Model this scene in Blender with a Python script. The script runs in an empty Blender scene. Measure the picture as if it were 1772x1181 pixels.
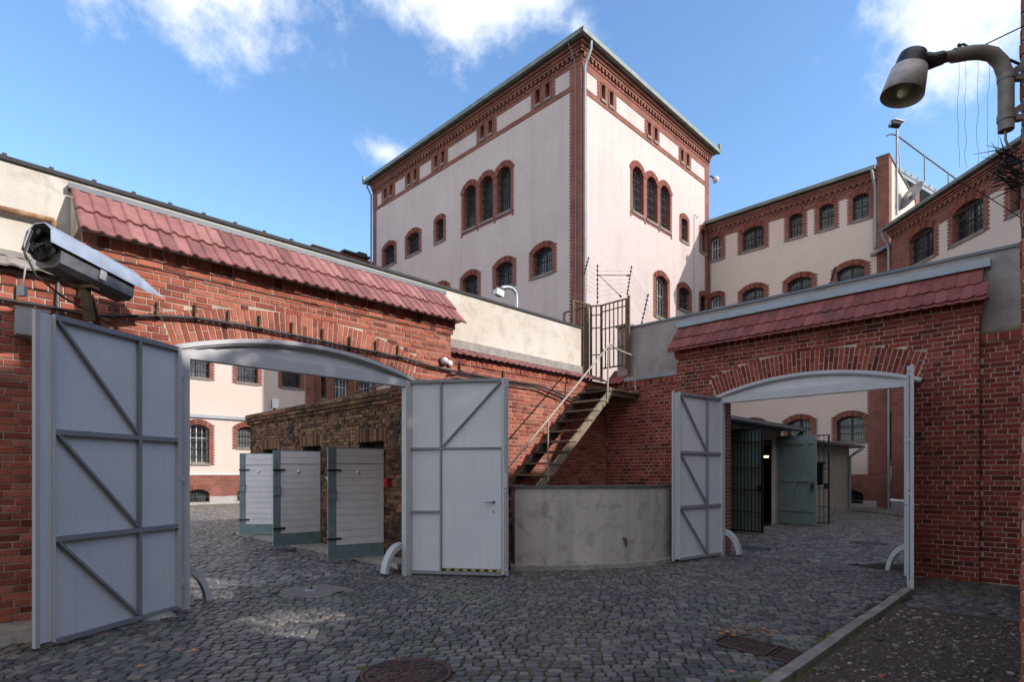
import bpy, math, random
from math import sin, cos, pi, sqrt, radians, atan2, asin, acos
from mathutils import Vector, Matrix, noise
RND = random.Random(7)
S2 = sqrt(2)
scene = bpy.context.scene
C = scene.collection

# ------------------------------------------------------------------ camera
EYE = 1.65
cam_d = bpy.data.cameras.new('camera'); cam = bpy.data.objects.new('camera', cam_d); C.objects.link(cam)
cam.location = (0, 0, EYE); cam.rotation_euler = (pi/2, 0, 0)
cam_d.sensor_width = 36; cam_d.lens = 36*978/1772
cam_d.shift_y = (820-590.5)/1772; cam_d.shift_x = 0
cam_d.clip_end = 2000; cam_d.clip_start = 0.05
scene.camera = cam

# ------------------------------------------------------------------ light
# yard axes: u runs right and away, v runs left and away, both at 45 degrees to the view
SUN_UV = Vector((.405, -1.0, .583)).normalized()
def w(u, v, z=0): return Vector(((u-v)/S2, (u+v)/S2, z))
sdir = w(*SUN_UV)
sun_d = bpy.data.lights.new('sun', 'SUN'); sun = bpy.data.objects.new('sun', sun_d); C.objects.link(sun)
sun.rotation_euler = sdir.to_track_quat('Z', 'Y').to_euler()
sun_d.energy = 2.35; sun_d.angle = radians(.55); sun_d.color = (1, .93, .84)
EL = asin(sdir.z); AZ = atan2(sdir.x, sdir.y)
world = bpy.data.worlds.new('World'); scene.world = world; world.use_nodes = True
nt = world.node_tree; nt.nodes.clear()
N = nt.nodes.new; Lk = nt.links.new
sky = N('ShaderNodeTexSky'); sky.sky_type = 'NISHITA'; sky.sun_disc = False
sky.sun_elevation = EL; sky.sun_rotation = AZ; sky.air_density = 1.0; sky.dust_density = .35; sky.ozone_density = 2.2
bg = N('ShaderNodeBackground'); bg.inputs[1].default_value = .15
hs = N('ShaderNodeHueSaturation'); hs.inputs['Saturation'].default_value = 1.1
Lk(sky.outputs[0], hs.inputs['Color']); Lk(hs.outputs[0], bg.inputs[0])
tc = N('ShaderNodeTexCoord')
def vm(op, a, b=None):
    n = N('ShaderNodeVectorMath'); n.operation = op
    for i, x in enumerate((a, b)):
        if x is None: continue
        if hasattr(x, 'links'): Lk(x, n.inputs[i])
        else: n.inputs[i].default_value = x
    return n.outputs['Value'] if op in ('DOT_PRODUCT', 'LENGTH') else n.outputs['Vector']
def mm(op, a, b=0.0, clamp=False):
    n = N('ShaderNodeMath'); n.operation = op; n.use_clamp = clamp
    for i, x in enumerate((a, b)):
        if hasattr(x, 'links'): Lk(x, n.inputs[i])
        else: n.inputs[i].default_value = x
    return n.outputs[0]
dirv = vm('NORMALIZE', tc.outputs['Generated'])
CLOUDS = [((.53, 1, .0), 0, 0, 0)]
def cloud(cx, cy, rx, ry, k):
    c = Vector((cx-886, 978, 820-cy)).normalized()
    e1 = c.cross(Vector((0, 0, 1))).normalized(); e2 = e1.cross(c).normalized()
    s = 978*1.15
    q = vm('SUBTRACT', dirv, tuple(c))
    a = vm('DOT_PRODUCT', q, tuple(e1*(s/rx))); b = vm('DOT_PRODUCT', q, tuple(e2*(s/ry)))
    r = mm('SQRT', mm('ADD', mm('MULTIPLY', a, a), mm('MULTIPLY', b, b)))
    front = mm('MULTIPLY', mm('GREATER_THAN', vm('DOT_PRODUCT', dirv, tuple(c)), .3), k)
    return mm('MULTIPLY', mm('MAXIMUM', mm('SUBTRACT', 1.0, r), -1.5), front)
m = None
for args in [(305, -72, 265, 125, 1.05), (800, -60, 215, 150, 1.15), (655, 262, 90, 44, .5), (1740, -25, 210, 150, 1.0), (1000, 45, 60, 45, .5)]:
    o = cloud(*args); m = o if m is None else mm('MAXIMUM', m, o)
def fillcloud(c, rad, k):
    # unseen cloud banks added overhead and behind the viewer for soft neutral fill
    q = vm('SUBTRACT', dirv, tuple(Vector(c).normalized()))
    return mm('MULTIPLY', mm('MAXIMUM', mm('SUBTRACT', 1.0, mm('DIVIDE', vm('LENGTH', q), rad)), -1.5), k)
for args in [((.1, -.5, 1), .80, 1.6), ((0, -1, .35), .9, 1.6), ((-1, -.6, .45), .6, 1.4), ((1.0, -.9, .8), .5, 1.4)]: m = mm('MAXIMUM', m, fillcloud(*args))
nz = N('ShaderNodeTexNoise'); nz.inputs['Scale'].default_value = 9; nz.inputs['Detail'].default_value = 9; nz.inputs['Roughness'].default_value = .62
nz.inputs['Distortion'].default_value = .0
Lk(dirv, nz.inputs['Vector'])
dens = mm('ADD', m, mm('MULTIPLY', mm('SUBTRACT', nz.outputs[0], .545), 1.9))
mr = N('ShaderNodeMapRange'); mr.interpolation_type = 'SMOOTHSTEP'
mr.inputs['From Min'].default_value = 0.02; mr.inputs['From Max'].default_value = .75
Lk(dens, mr.inputs['Value'])
bgc = N('ShaderNodeBackground'); bgc.inputs[0].default_value = (.93, .95, 1, 1); bgc.inputs[1].default_value = .66
mx = N('ShaderNodeMixShader'); Lk(mm('MULTIPLY', mr.outputs[0], .93), mx.inputs[0]); Lk(bg.outputs[0], mx.inputs[1]); Lk(bgc.outputs[0], mx.inputs[2])
wo = N('ShaderNodeOutputWorld'); Lk(mx.outputs[0], wo.inputs[0])
scene.view_settings.view_transform = 'Standard'; scene.view_settings.look = 'None'
scene.view_settings.exposure = 1.07; scene.view_settings.gamma = 1
scene.cycles.max_bounces = 6; scene.cycles.diffuse_bounces = 4

# ------------------------------------------------------------------ materials
MATS = {}
def newmat(name):
    mt = bpy.data.materials.new(name); mt.use_nodes = True
    MATS[name] = mt
    return mt, mt.node_tree, mt.node_tree.nodes['Principled BSDF']
class G:
    """small node-graph helper"""
    def __init__(s, t): s.t = t
    def n(s, k, **kw):
        x = s.t.nodes.new(k)
        for a, b in kw.items(): setattr(x, a, b)
        return x
    def set(s, node, key, val):
        if hasattr(val, 'links'): s.t.links.new(val, node.inputs[key])
        else: node.inputs[key].default_value = val
    def math(s, op, a, b=0., clamp=False):
        x = s.n('ShaderNodeMath', operation=op, use_clamp=clamp); s.set(x, 0, a); s.set(x, 1, b); return x.outputs[0]
    def mix(s, f, a, b, mode='MIX'):
        x = s.n('ShaderNodeMix', data_type='RGBA', blend_type=mode)
        s.set(x, 0, f); s.set(x, 6, c4(a)); s.set(x, 7, c4(b)); return x.outputs[2]
    def noise(s, scale, detail=4, rough=.55, vec=None, dist=0):
        x = s.n('ShaderNodeTexNoise'); x.inputs['Scale'].default_value = scale; x.inputs['Detail'].default_value = detail
        x.inputs['Roughness'].default_value = rough; x.inputs['Distortion'].default_value = dist
        s.t.links.new(vec if vec is not None else s.obj(), x.inputs['Vector']); return x.outputs[0]
    def obj(s):
        if not hasattr(s, '_o'): s._o = s.n('ShaderNodeTexCoord').outputs['Object']
        return s._o
    def scaled(s, v):
        x = s.n('ShaderNodeMapping'); s.t.links.new(s.obj(), x.inputs[0]); x.inputs['Scale'].default_value = v; return x.outputs[0]
    def ramp(s, f, stops):
        x = s.n('ShaderNodeValToRGB'); cr = x.color_ramp
        while len(cr.elements) < len(stops): cr.elements.new(.5)
        for e, (p, c) in zip(cr.elements, stops): e.position = p; e.color = c4(c)
        s.set(x, 0, f); return x.outputs[0]
    def range(s, v, a, b, c=0, d=1):
        x = s.n('ShaderNodeMapRange'); s.set(x, 'Value', v)
        for k, q in zip(('From Min', 'From Max', 'To Min', 'To Max'), (a, b, c, d)): x.inputs[k].default_value = q
        return x.outputs[0]
    def bump(s, h, st, dist, bsdf):
        x = s.n('ShaderNodeBump'); x.inputs['Strength'].default_value = st; x.inputs['Distance'].default_value = dist
        s.t.links.new(h, x.inputs['Height']); s.t.links.new(x.outputs[0], bsdf.inputs['Normal'])
    def hz(s):
        """horizontal brick coordinate chosen by the facing of the surface"""
        tcn = s.n('ShaderNodeTexCoord'); sp = s.n('ShaderNodeSeparateXYZ'); sn = s.n('ShaderNodeSeparateXYZ')
        s.t.links.new(tcn.outputs['Object'], sp.inputs[0]); s.t.links.new(tcn.outputs['Normal'], sn.inputs[0])
        k = s.math('GREATER_THAN', s.math('ABSOLUTE', sn.outputs[0]), s.math('ABSOLUTE', sn.outputs[1]))
        h = s.math('ADD', s.math('MULTIPLY', sp.outputs[1], k), s.math('MULTIPLY', sp.outputs[0], s.math('SUBTRACT', 1., k)))
        c = s.n('ShaderNodeCombineXYZ'); s.t.links.new(h, c.inputs[0]); s.t.links.new(sp.outputs[2], c.inputs[1]); return c.outputs[0]
def c4(c):
    if hasattr(c, 'links'): return c
    return (c[0], c[1], c[2], 1)
def simple(name, col, rough=.6, metal=0, var=.12, scale=6, bump=0, bscale=40, spec=.5, dirt=None):
    mt, t, b = newmat(name); g = G(t)
    n1 = g.noise(scale, 5); f = g.range(n1, .3, .7, 1-var, 1+var)
    col2 = g.mix(1.0, col, g.comb(f) if False else (1, 1, 1), 'MULTIPLY')
    m_ = g.n('ShaderNodeVectorMath', operation='SCALE'); g.set(m_, 0, (col[0], col[1], col[2])); g.set(m_, 'Scale', f)
    out = m_.outputs[0]
    if dirt:
        dn = g.range(g.noise(dirt[1], 8, .7), dirt[2], dirt[2]+.16)
        out = g.mix(dn, out, dirt[0])
    g.set(b, 'Base Color', out); b.inputs['Roughness'].default_value = rough; b.inputs['Metallic'].default_value = metal
    b.inputs['Specular IOR Level'].default_value = spec
    if bump: g.bump(g.noise(bscale, 6, .6), .6, bump, b)
    return mt
def stucco(name, col, col2, stain, amt=.5, streak=.35):
    mt, t, b = newmat(name); g = G(t)
    big = g.noise(.45, 6, .6); mid = g.noise(3.2, 8, .65, dist=.6)
    st = g.noise(1.0, 5, .6, g.scaled((1.6, 1.6, .18)))
    c = g.mix(g.range(big, .35, .65), col, col2)
    c = g.mix(g.math('MULTIPLY', g.range(mid, .5, .78), amt), c, stain)
    c = g.mix(g.math('MULTIPLY', g.range(st, .52, .75), streak), c, stain)
    g.set(b, 'Base Color', c); b.inputs['Roughness'].default_value = .92; b.inputs['Specular IOR Level'].default_value = .15
    g.bump(g.noise(22, 7, .65), .55, .012, b)
    return mt
def island_mat(name, stops, nscale=9, namp=.25, rough=.88, bump=.004, stain=None, spec=.2, lohi=None):
    """separate bricks, tiles or setts: each island of the mesh takes its own tone"""
    mt, t, b = newmat(name); g = G(t)
    r = g.n('ShaderNodeNewGeometry').outputs['Random Per Island']
    c = g.ramp(r, stops)
    f = g.range(g.noise(nscale, 6, .65), .25, .75, 1-namp, 1+namp)
    m_ = g.n('ShaderNodeVectorMath', operation='SCALE'); g.set(m_, 0, c); g.set(m_, 'Scale', f); out = m_.outputs[0]
    for s_ in (stain or []):
        out = g.mix(g.math('MULTIPLY', g.range(g.noise(s_[1], 7, .68), s_[2], s_[2]+.14), s_[3]), out, s_[0])
    g.set(b, 'Base Color', out)
    b.inputs['Roughness'].default_value = rough; b.inputs['Specular IOR Level'].default_value = spec
    if bump: g.bump(g.noise(60, 5, .6), .6, bump, b)
    return mt
def brick_tex(name, c1, c2, mortar, ms=.007, rw=.26, rh=.077, dark=.35):
    mt, t, b = newmat(name); g = G(t)
    x = g.n('ShaderNodeTexBrick'); t.links.new(g.hz(), x.inputs['Vector'])
    for k, v in (('Scale', 1), ('Brick Width', rw), ('Row Height', rh), ('Mortar Size', ms), ('Mortar Smooth', .3), ('Bias', -.1)): x.inputs[k].default_value = v
    x.inputs['Color1'].default_value = c4(c1); x.inputs['Color2'].default_value = c4(c2); x.inputs['Mortar'].default_value = c4(mortar)
    f = g.range(g.noise(1.3, 7, .65), .3, .72, 1+dark*.3, 1-dark)
    m_ = g.n('ShaderNodeVectorMath', operation='SCALE'); g.set(m_, 0, x.outputs['Color']); g.set(m_, 'Scale', f)
    g.set(b, 'Base Color', m_.outputs[0]); b.inputs['Roughness'].default_value = .9; b.inputs['Specular IOR Level'].default_value = .2
    g.bump(x.outputs['Fac'], -.7, .008, b)
    return mt

stucco('stucco_tower', (.54, .46, .447), (.49, .415, .405), (.38, .31, .31), .4, .6)
stucco('stucco_wing', (.60, .50, .452), (.56, .465, .42), (.50, .42, .38), .35, .3)
stucco('stucco_parapet', (.62, .59, .55), (.55, .50, .44), (.33, .24, .16), .65, .3)
stucco('stucco_grey', (.35, .31, .30), (.28, .25, .245), (.16, .14, .14), .8, .3)
stucco('stucco_low', (.52, .47, .435), (.42, .375, .35), (.15, .13, .115), .8, .5)
stucco('roughcast', (.44, .40, .35), (.38, .34, .30), (.20, .17, .15), .6, .2)
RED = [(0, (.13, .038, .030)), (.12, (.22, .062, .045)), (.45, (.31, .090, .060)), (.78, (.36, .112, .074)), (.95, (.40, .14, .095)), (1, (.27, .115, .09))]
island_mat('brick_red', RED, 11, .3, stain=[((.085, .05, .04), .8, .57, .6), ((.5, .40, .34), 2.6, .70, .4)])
RED2 = [(0, (.085, .022, .018)), (.2, (.155, .032, .025)), (.6, (.225, .045, .033)), (1, (.29, .068, .047))]  # redder right-wall bricks, darkened a little to stand in for their shade
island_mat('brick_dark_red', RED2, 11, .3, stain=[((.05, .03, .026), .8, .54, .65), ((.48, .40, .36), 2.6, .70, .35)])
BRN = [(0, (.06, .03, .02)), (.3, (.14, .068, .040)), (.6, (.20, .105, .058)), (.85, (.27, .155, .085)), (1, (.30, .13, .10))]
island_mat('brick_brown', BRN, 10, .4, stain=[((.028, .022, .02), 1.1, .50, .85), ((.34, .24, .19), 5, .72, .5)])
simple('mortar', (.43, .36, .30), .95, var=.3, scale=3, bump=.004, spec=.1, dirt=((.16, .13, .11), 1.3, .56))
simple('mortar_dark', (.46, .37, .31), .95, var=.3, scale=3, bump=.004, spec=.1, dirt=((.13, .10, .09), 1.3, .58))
simple('mortar_brown', (.14, .10, .07), .95, var=.35, scale=4, bump=.004, spec=.1)
brick_tex('brick_wall', (.27, .075, .05), (.19, .047, .034), (.40, .32, .27))
brick_tex('brick_facade', (.245, .082, .062), (.165, .053, .042), (.33, .25, .21), ms=.006)
island_mat('brick_arch', [(0, (.13, .042, .033)), (.5, (.20, .067, .05)), (1, (.27, .10, .072))], 8, .2)
island_mat('tile_red', [(0, (.20, .085, .082)), (.5, (.28, .12, .115)), (1, (.36, .17, .158))], 5, .28, rough=.72, spec=.25, stain=[((.16, .085, .075), 2.2, .6, .5)])
island_mat('tile_dark_red', [(0, (.155, .046, .043)), (.5, (.205, .060, .055)), (1, (.26, .082, .072))], 5, .28, rough=.72, spec=.25, stain=[((.10, .05, .045), 1.2, .5, .7)])
simple('zinc', (.24, .265, .30), .5, .35, var=.14, scale=3, dirt=((.17, .18, .19), 3, .58))
simple('zinc_dark', (.12, .135, .14), .55, .4, var=.2)
simple('gutter_green', (.17, .20, .19), .6, .25, var=.25, scale=2)
simple('roof_dark', (.028, .028, .032), .75, var=.3)
mt, t, b = newmat('gate_paint'); g = G(t)
c = g.mix(g.range(g.noise(1.2, 5), .35, .65), (.55, .57, .61), (.61, .62, .65))
c = g.mix(g.math('MULTIPLY', g.range(g.noise(3.0, 6, .6, g.scaled((5, 5, .35))), .53, .75), .2), c, (.33, .31, .29))
c = g.mix(g.math('MULTIPLY', g.range(g.noise(9, 8, .75), .66, .74), .7), c, (.26, .19, .14))
g.set(b, 'Base Color', c); b.inputs['Roughness'].default_value = .5; b.inputs['Specular IOR Level'].default_value = .35
g.bump(g.noise(2.5, 3), .25, .02, b)
simple('gate_bar', (.215, .22, .245), .5, 0, var=.08, scale=3, dirt=((.22, .16, .12), 9, .72))
simple('white_paint', (.43, .435, .455), .45, 0, var=.06, scale=3, dirt=((.30, .27, .24), 4, .70))
simple('board_white', (.80, .78, .80), .6, 0, var=.07, scale=4, dirt=((.36, .34, .34), 3, .66))
simple('board_blue', (.18, .25, .275), .6, 0, var=.18, scale=6, dirt=((.06, .08, .09), 6, .62))
simple('door_green', (.21, .265, .26), .6, 0, var=.12, scale=6, dirt=((.08, .10, .10), 4, .64))
simple('iron_black', (.012, .013, .016), .5, .3, var=.3)
simple('iron_dark', (.03, .032, .036), .6, .4, var=.3)
simple('rust_iron', (.12, .075, .045), .8, .2, var=.35, scale=12, dirt=((.22, .14, .07), 9, .55))
simple('rust_pipe', (.22, .12, .06), .8, .1, var=.35, scale=10, dirt=((.42, .28, .16), 5, .5))
simple('cable_black', (.022, .022, .025), .55)
simple('rail_grey', (.36, .31, .26), .6, .2, var=.2, scale=8, dirt=((.20, .12, .07), 8, .58))
simple('wood_old', (.21, .17, .12), .85, 0, var=.35, scale=9, bump=.004, dirt=((.09, .07, .05), 6, .55))
simple('wood_dark', (.075, .055, .045), .85, 0, var=.35, scale=9, bump=.004)
simple('stone_sill', (.19, .165, .15), .9, 0, var=.2, scale=5)
simple('stone_base', (.34, .32, .31), .9, 0, var=.2, scale=2, bump=.006)
simple('kerb_stone', (.28, .255, .225), .92, 0, var=.3, scale=7, bump=.006, bscale=70, dirt=((.12, .12, .08), 3, .6))
simple('patch_concrete', (.15, .135, .12), .92, 0, var=.25, scale=6, bump=.004, bscale=80, dirt=((.09, .08, .07), 4, .58))
simple('flashing_grey', (.115, .13, .15), .55, .2, var=.15, scale=3)
simple('kerb_dark', (.20, .18, .155), .92, 0, var=.3, scale=7, bump=.006, bscale=70, dirt=((.10, .10, .07), 3, .6))
simple('concrete', (.28, .265, .245), .92, 0, var=.25, scale=6, bump=.004, bscale=80, dirt=((.14, .13, .11), 4, .58))
simple('cast_iron', (.085, .048, .042), .55, .5, var=.3, scale=20)
simple('cast_iron_grey', (.07, .072, .075), .6, .4, var=.3, scale=20)
simple('dirt', (.045, .038, .034), .97, 0, var=.4, scale=9, bump=.01, bscale=90)
simple('lamp_steel', (.22, .195, .175), .6, .25, var=.3, scale=14, dirt=((.24, .20, .18), 6, .6))
simple('lamp_shade', (.44, .38, .375), .5, .2, var=.2, scale=22, dirt=((.16, .12, .11), 14, .62))
simple('lamp_black', (.016, .016, .019), .35, .1, var=.2)
simple('bulb', (.62, .57, .43), .25, 0, var=.05)
simple('galvanized', (.42, .46, .52), .42, .5, var=.16, scale=5, dirt=((.60, .62, .66), 3, .55))
simple('housing_dark', (.13, .135, .15), .5, .3, var=.3)
simple('plastic_grey', (.40, .40, .43), .55)
simple('plastic_white', (.62, .62, .62), .5)
simple('red_plastic', (.42, .025, .035), .45)
simple('frame_dark', (.03, .034, .045), .5)
simple('frame_white', (.55, .56, .58), .5)
simple('white_line', (.70, .70, .72), .7)
simple('leaf_orange', (.42, .13, .04), .8, 0, var=.5, scale=20)
simple('black_stripe', (.02, .02, .02), .6)
simple('yellow_stripe', (.40, .32, .09), .6)
simple('bark', (.09, .065, .045), .9, bump=.01)
simple('leaf_green', (.05, .085, .022), .7, 0, var=.3)
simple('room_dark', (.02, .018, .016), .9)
mt, t, b = newmat('glass'); g = G(t)
c = g.mix(g.range(g.noise(.9, 3, .55, g.n('ShaderNodeNewGeometry').outputs['Position']), .40, .62), (.018, .021, .026), (.13, .135, .14)); g.set(b, 'Base Color', c)
b.inputs['Roughness'].default_value = .12; b.inputs['Specular IOR Level'].default_value = .6
mt, t, b = newmat('warm_lamp'); b.inputs['Emission Color'].default_value = (1, .72, .25, 1); b.inputs['Emission Strength'].default_value = 2.2
# setts: blue grey basalt, each stone its own tone
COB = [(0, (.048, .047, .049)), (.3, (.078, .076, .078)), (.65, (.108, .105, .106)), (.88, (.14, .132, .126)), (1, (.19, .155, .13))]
COB2 = [(p_, tuple(min(x_*1.5, 1) for x_ in c_)) for p_, c_ in COB]  # rear setts: same stone made lighter grey to lift the dim yards
island_mat('sett_stone_lit', COB2, 26, .3, rough=.5, bump=.006, spec=.5)
mt = island_mat('sett_stone', COB, 26, .3, rough=.5, bump=.006, spec=.5, stain=[((.14, .115, .10), .8, .56, .5), ((.10, .115, .05), .9, .53, .6)])
mt, t, b = newmat('sett_joint'); g = G(t)
geo = g.n('ShaderNodeNewGeometry').outputs['Position']
sep = g.n('ShaderNodeSeparateXYZ'); t.links.new(geo, sep.inputs[0])
mask = g.math('MULTIPLY', g.range(g.noise(.5, 5, .6, geo), .40, .54), g.math('LESS_THAN', sep.outputs[1], 8.4))
cc = g.mix(g.range(g.noise(14, 5, .6, geo), .4, .6), (.03, .026, .022), (.075, .06, .048))
cc = g.mix(g.math('MULTIPLY', mask, .97), cc, g.mix(g.range(g.noise(30, 3, .5, geo), .4, .6), (.075, .105, .022), (.125, .145, .035)))
g.set(b, 'Base Color', cc); b.inputs['Roughness'].default_value = .97; b.inputs['Specular IOR Level'].default_value = .05
g.bump(g.noise(70, 5, .6, geo), .7, .01, b)
mt, t, b = newmat('gravel_earth'); g = G(t)
cc = g.ramp(g.noise(34, 9, .75), [(0, (.028, .02, .016)), (.42, (.075, .055, .045)), (.6, (.13, .10, .082)), (1, (.22, .18, .16))])
g.set(b, 'Base Color', cc); b.inputs['Roughness'].default_value = .97; b.inputs['Specular IOR Level'].default_value = .1
g.bump(g.noise(38, 9, .75), .9, .03, b)
island_mat('pebble', [(0, (.05, .045, .045)), (.5, (.12, .10, .09)), (.82, (.22, .185, .165)), (.92, (.22, .085, .05)), (1, (.38, .34, .31))], 30, .2)

# ------------------------------------------------------------------ mesh helpers
class MB:
    def __init__(s): s.v = []; s.f = []; s.m = []; s.mi = 0; s.sm = False; s.smf = []
    def add(s, vs, fs):
        n = len(s.v); s.v.extend(tuple(p) for p in vs)
        for f in fs: s.f.append(tuple(i+n for i in f)); s.m.append(s.mi); s.smf.append(s.sm)
    def box(s, x0, x1, y0, y1, z0, z1, T=None):
        vs = [(x, y, z) for z in (z0, z1) for y in (y0, y1) for x in (x0, x1)]
        if T: vs = [T(*p) for p in vs]
        s.add(vs, [(0, 1, 3, 2), (4, 6, 7, 5), (0, 4, 5, 1), (2, 3, 7, 6), (0, 2, 6, 4), (1, 5, 7, 3)])
    def frustum(s, a, b):
        n = len(a); s.add(list(a)+list(b), [(i, (i+1) % n, n+(i+1) % n, n+i) for i in range(n)]+[tuple(range(n))[::-1], tuple(range(n, 2*n))])
    def beam(s, p, q, wd, ht, up=(0, 0, 1)):
        p = Vector(p); q = Vector(q); d = (q-p).normalized(); up = Vector(up)
        sd = d.cross(up)
        if sd.length < 1e-4: sd = d.cross(Vector((1, 0, 0)))
        sd.normalize(); u2 = sd.cross(d).normalized(); a = sd*wd/2; bb = u2*ht/2
        s.frustum([p-a-bb, p+a-bb, p+a+bb, p-a+bb], [q-a-bb, q+a-bb, q+a+bb, q-a+bb])
    def tube(s, pts, r, n=8, cap=True):
        pts = [Vector(p) for p in pts]; rs = r if isinstance(r, (list, tuple)) else [r]*len(pts)
        base = len(s.v); prev = None; sm = s.sm; s.sm = True
        rings = []
        for i, p in enumerate(pts):
            d = (pts[min(i+1, len(pts)-1)]-pts[max(i-1, 0)]).normalized()
            if prev is None:
                a = d.cross(Vector((0, 0, 1)))
                if a.length < 1e-3: a = Vector((1, 0, 0))
                a.normalize()
            else:
                a = prev-d*prev.dot(d); a.normalize()
            prev = a; bb = d.cross(a)
            rings.append([p+(a*cos(2*pi*k/n)+bb*sin(2*pi*k/n))*rs[i] for k in range(n)])
        vs = [p for r_ in rings for p in r_]; fs = []
        for i in range(len(rings)-1):
            for k in range(n): fs.append((i*n+k, i*n+(k+1) % n, (i+1)*n+(k+1) % n, (i+1)*n+k))
        s.add(vs, fs); s.sm = False
        if cap: s.add(rings[0], [tuple(range(n))]); s.add(rings[-1], [tuple(range(n))])
        s.sm = sm
    def lathe(s, prof, o=(0, 0, 0), ax=(0, 0, 1), n=20):
        """prof = (radius, height) pairs along ax"""
        o = Vector(o); q = Vector(ax).normalized().to_track_quat('Z', 'Y'); vs = []; fs = []
        for r, h in prof:
            for k in range(n): vs.append(o+q @ Vector((r*cos(2*pi*k/n), r*sin(2*pi*k/n), h)))
        for i in range(len(prof)-1):
            for k in range(n): fs.append((i*n+k, i*n+(k+1) % n, (i+1)*n+(k+1) % n, (i+1)*n+k))
        sm = s.sm; s.sm = True; s.add(vs, fs); s.sm = sm
    def prism(s, poly, T, d0, d1):
        s.frustum([T(a, d0, z) for a, z in poly], [T(a, d1, z) for a, z in poly])
    def mesh(s, name, mats, base=(0, 0, 0)):
        me = bpy.data.meshes.new(name); bx, by, bz = base
        me.from_pydata([(x-bx, y-by, z-bz) for x, y, z in s.v], [], s.f)
        for mn in (mats if isinstance(mats, (list, tuple)) else [mats]): me.materials.append(MATS[mn])
        me.polygons.foreach_set('material_index', s.m); me.polygons.foreach_set('use_smooth', s.smf)
        me.update(); return me
def thing(name, label, cat, base=(0, 0, 0), group=None, rot=pi/4, frame='uv'):
    """Empty at a thing's base; its own axes are the yard's u, v, z unless frame='world'"""
    o = bpy.data.objects.new(name, None); C.objects.link(o)
    o.empty_display_size = .2
    o.location = w(*base) if frame == 'uv' else base
    o.rotation_euler = (0, 0, rot if frame == 'uv' else (0 if rot == pi/4 else rot))
    o['label'] = label; o['category'] = cat
    if group: o['group'] = group
    o['_b'] = list(base); return o
def part(name, mb, mats, parent, local=False, label=None):
    r = parent
    while r.parent: r = r.parent
    base = (0, 0, 0) if local else tuple(r['_b'])
    o = bpy.data.objects.new(name, mb.mesh(name, mats, base)); C.objects.link(o); o.parent = parent
    if label: o['label'] = label
    return o
def solo(name, mb, mats, label, cat, base=(0, 0, 0), group=None, frame='uv', kind=None):
    """a thing that is a single mesh"""
    o = bpy.data.objects.new(name, mb.mesh(name, mats, base)); C.objects.link(o)
    o.location = w(*base) if frame == 'uv' else base
    o.rotation_euler = (0, 0, pi/4 if frame == 'uv' else 0)
    if kind: o['kind'] = kind
    if label: o['label'] = label; o['category'] = cat
    if group: o['group'] = group
    return o
def struct(name, mb, mats, frame='uv'): return solo(name, mb, mats, None, None, frame=frame, kind='structure')
def on_v(x, y, c):
    t_ = (x-886)/978; Y = c*S2/(1-t_); X = t_*Y; return ((X+Y)/S2, c, EYE+(820-y)/978*Y)
def on_u(x, y, c):
    t_ = (x-886)/978; Y = c*S2/(1+t_); X = t_*Y; return (c, (Y-X)/S2, EYE+(820-y)/978*Y)
def uv(X, Y, z=0): return ((X+Y)/S2, (Y-X)/S2, z)
TU = lambda c: (lambda a, d, z: (c+d, a, z))     # wall facing -u, a runs along v
TV = lambda c: (lambda a, d, z: (a, c+d, z))     # wall facing -v, a runs along u
def off(T, e): return lambda a, d, z: T(a, d+e, z)
def arc(wd, rise):
    R = (wd*wd/4+rise*rise)/(2*rise); return R
def arcz(x, wd, zc, rise):
    R = arc(wd, rise); return zc-R+sqrt(max(R*R-x*x, 0))
def facade(mb, T, a0, a1, z0, z1, holes=()):
    """wall face with real openings; hole = (centre, width, bottom, crown, arch rise)"""
    A = sorted({a0, a1}.union(*[{h[0]-h[1]/2, h[0]+h[1]/2} for h in holes])) if holes else [a0, a1]
    Zs = sorted({z0, z1}.union(*[{h[2], h[3]} for h in holes])) if holes else [z0, z1]
    A = [a for a in A if a0 <= a <= a1]; Zs = [z for z in Zs if z0 <= z <= z1]
    for i in range(len(A)-1):
        run = None
        for j in range(len(Zs)-1):
            ca = (A[i]+A[i+1])/2; cz = (Zs[j]+Zs[j+1])/2
            if A[i+1]-A[i] < 1e-6 or any(abs(ca-h[0]) < h[1]/2 and h[2] < cz < h[3] for h in holes): continue
            mb.add([T(A[i], 0, Zs[j]), T(A[i+1], 0, Zs[j]), T(A[i+1], 0, Zs[j+1]), T(A[i], 0, Zs[j+1])], [(0, 1, 2, 3)])
    for h in holes:
        if h[4] <= 0 or h[3] > z1 or h[3] < z0: continue
        n = 10
        for k in range(n):
            x0 = -h[1]/2+h[1]*k/n; x1 = x0+h[1]/n
            if h[0]+x0 < a0-1e-4 or h[0]+x1 > a1+1e-4: continue
            za = max(arcz(x0, h[1], h[3], h[4]), z0); zb = max(arcz(x1, h[1], h[3], h[4]), z0)
            mb.add([T(h[0]+x0, 0, za), T(h[0]+x1, 0, zb), T(h[0]+x1, 0, h[3]), T(h[0]+x0, 0, h[3])], [(0, 1, 2, 3)])
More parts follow.
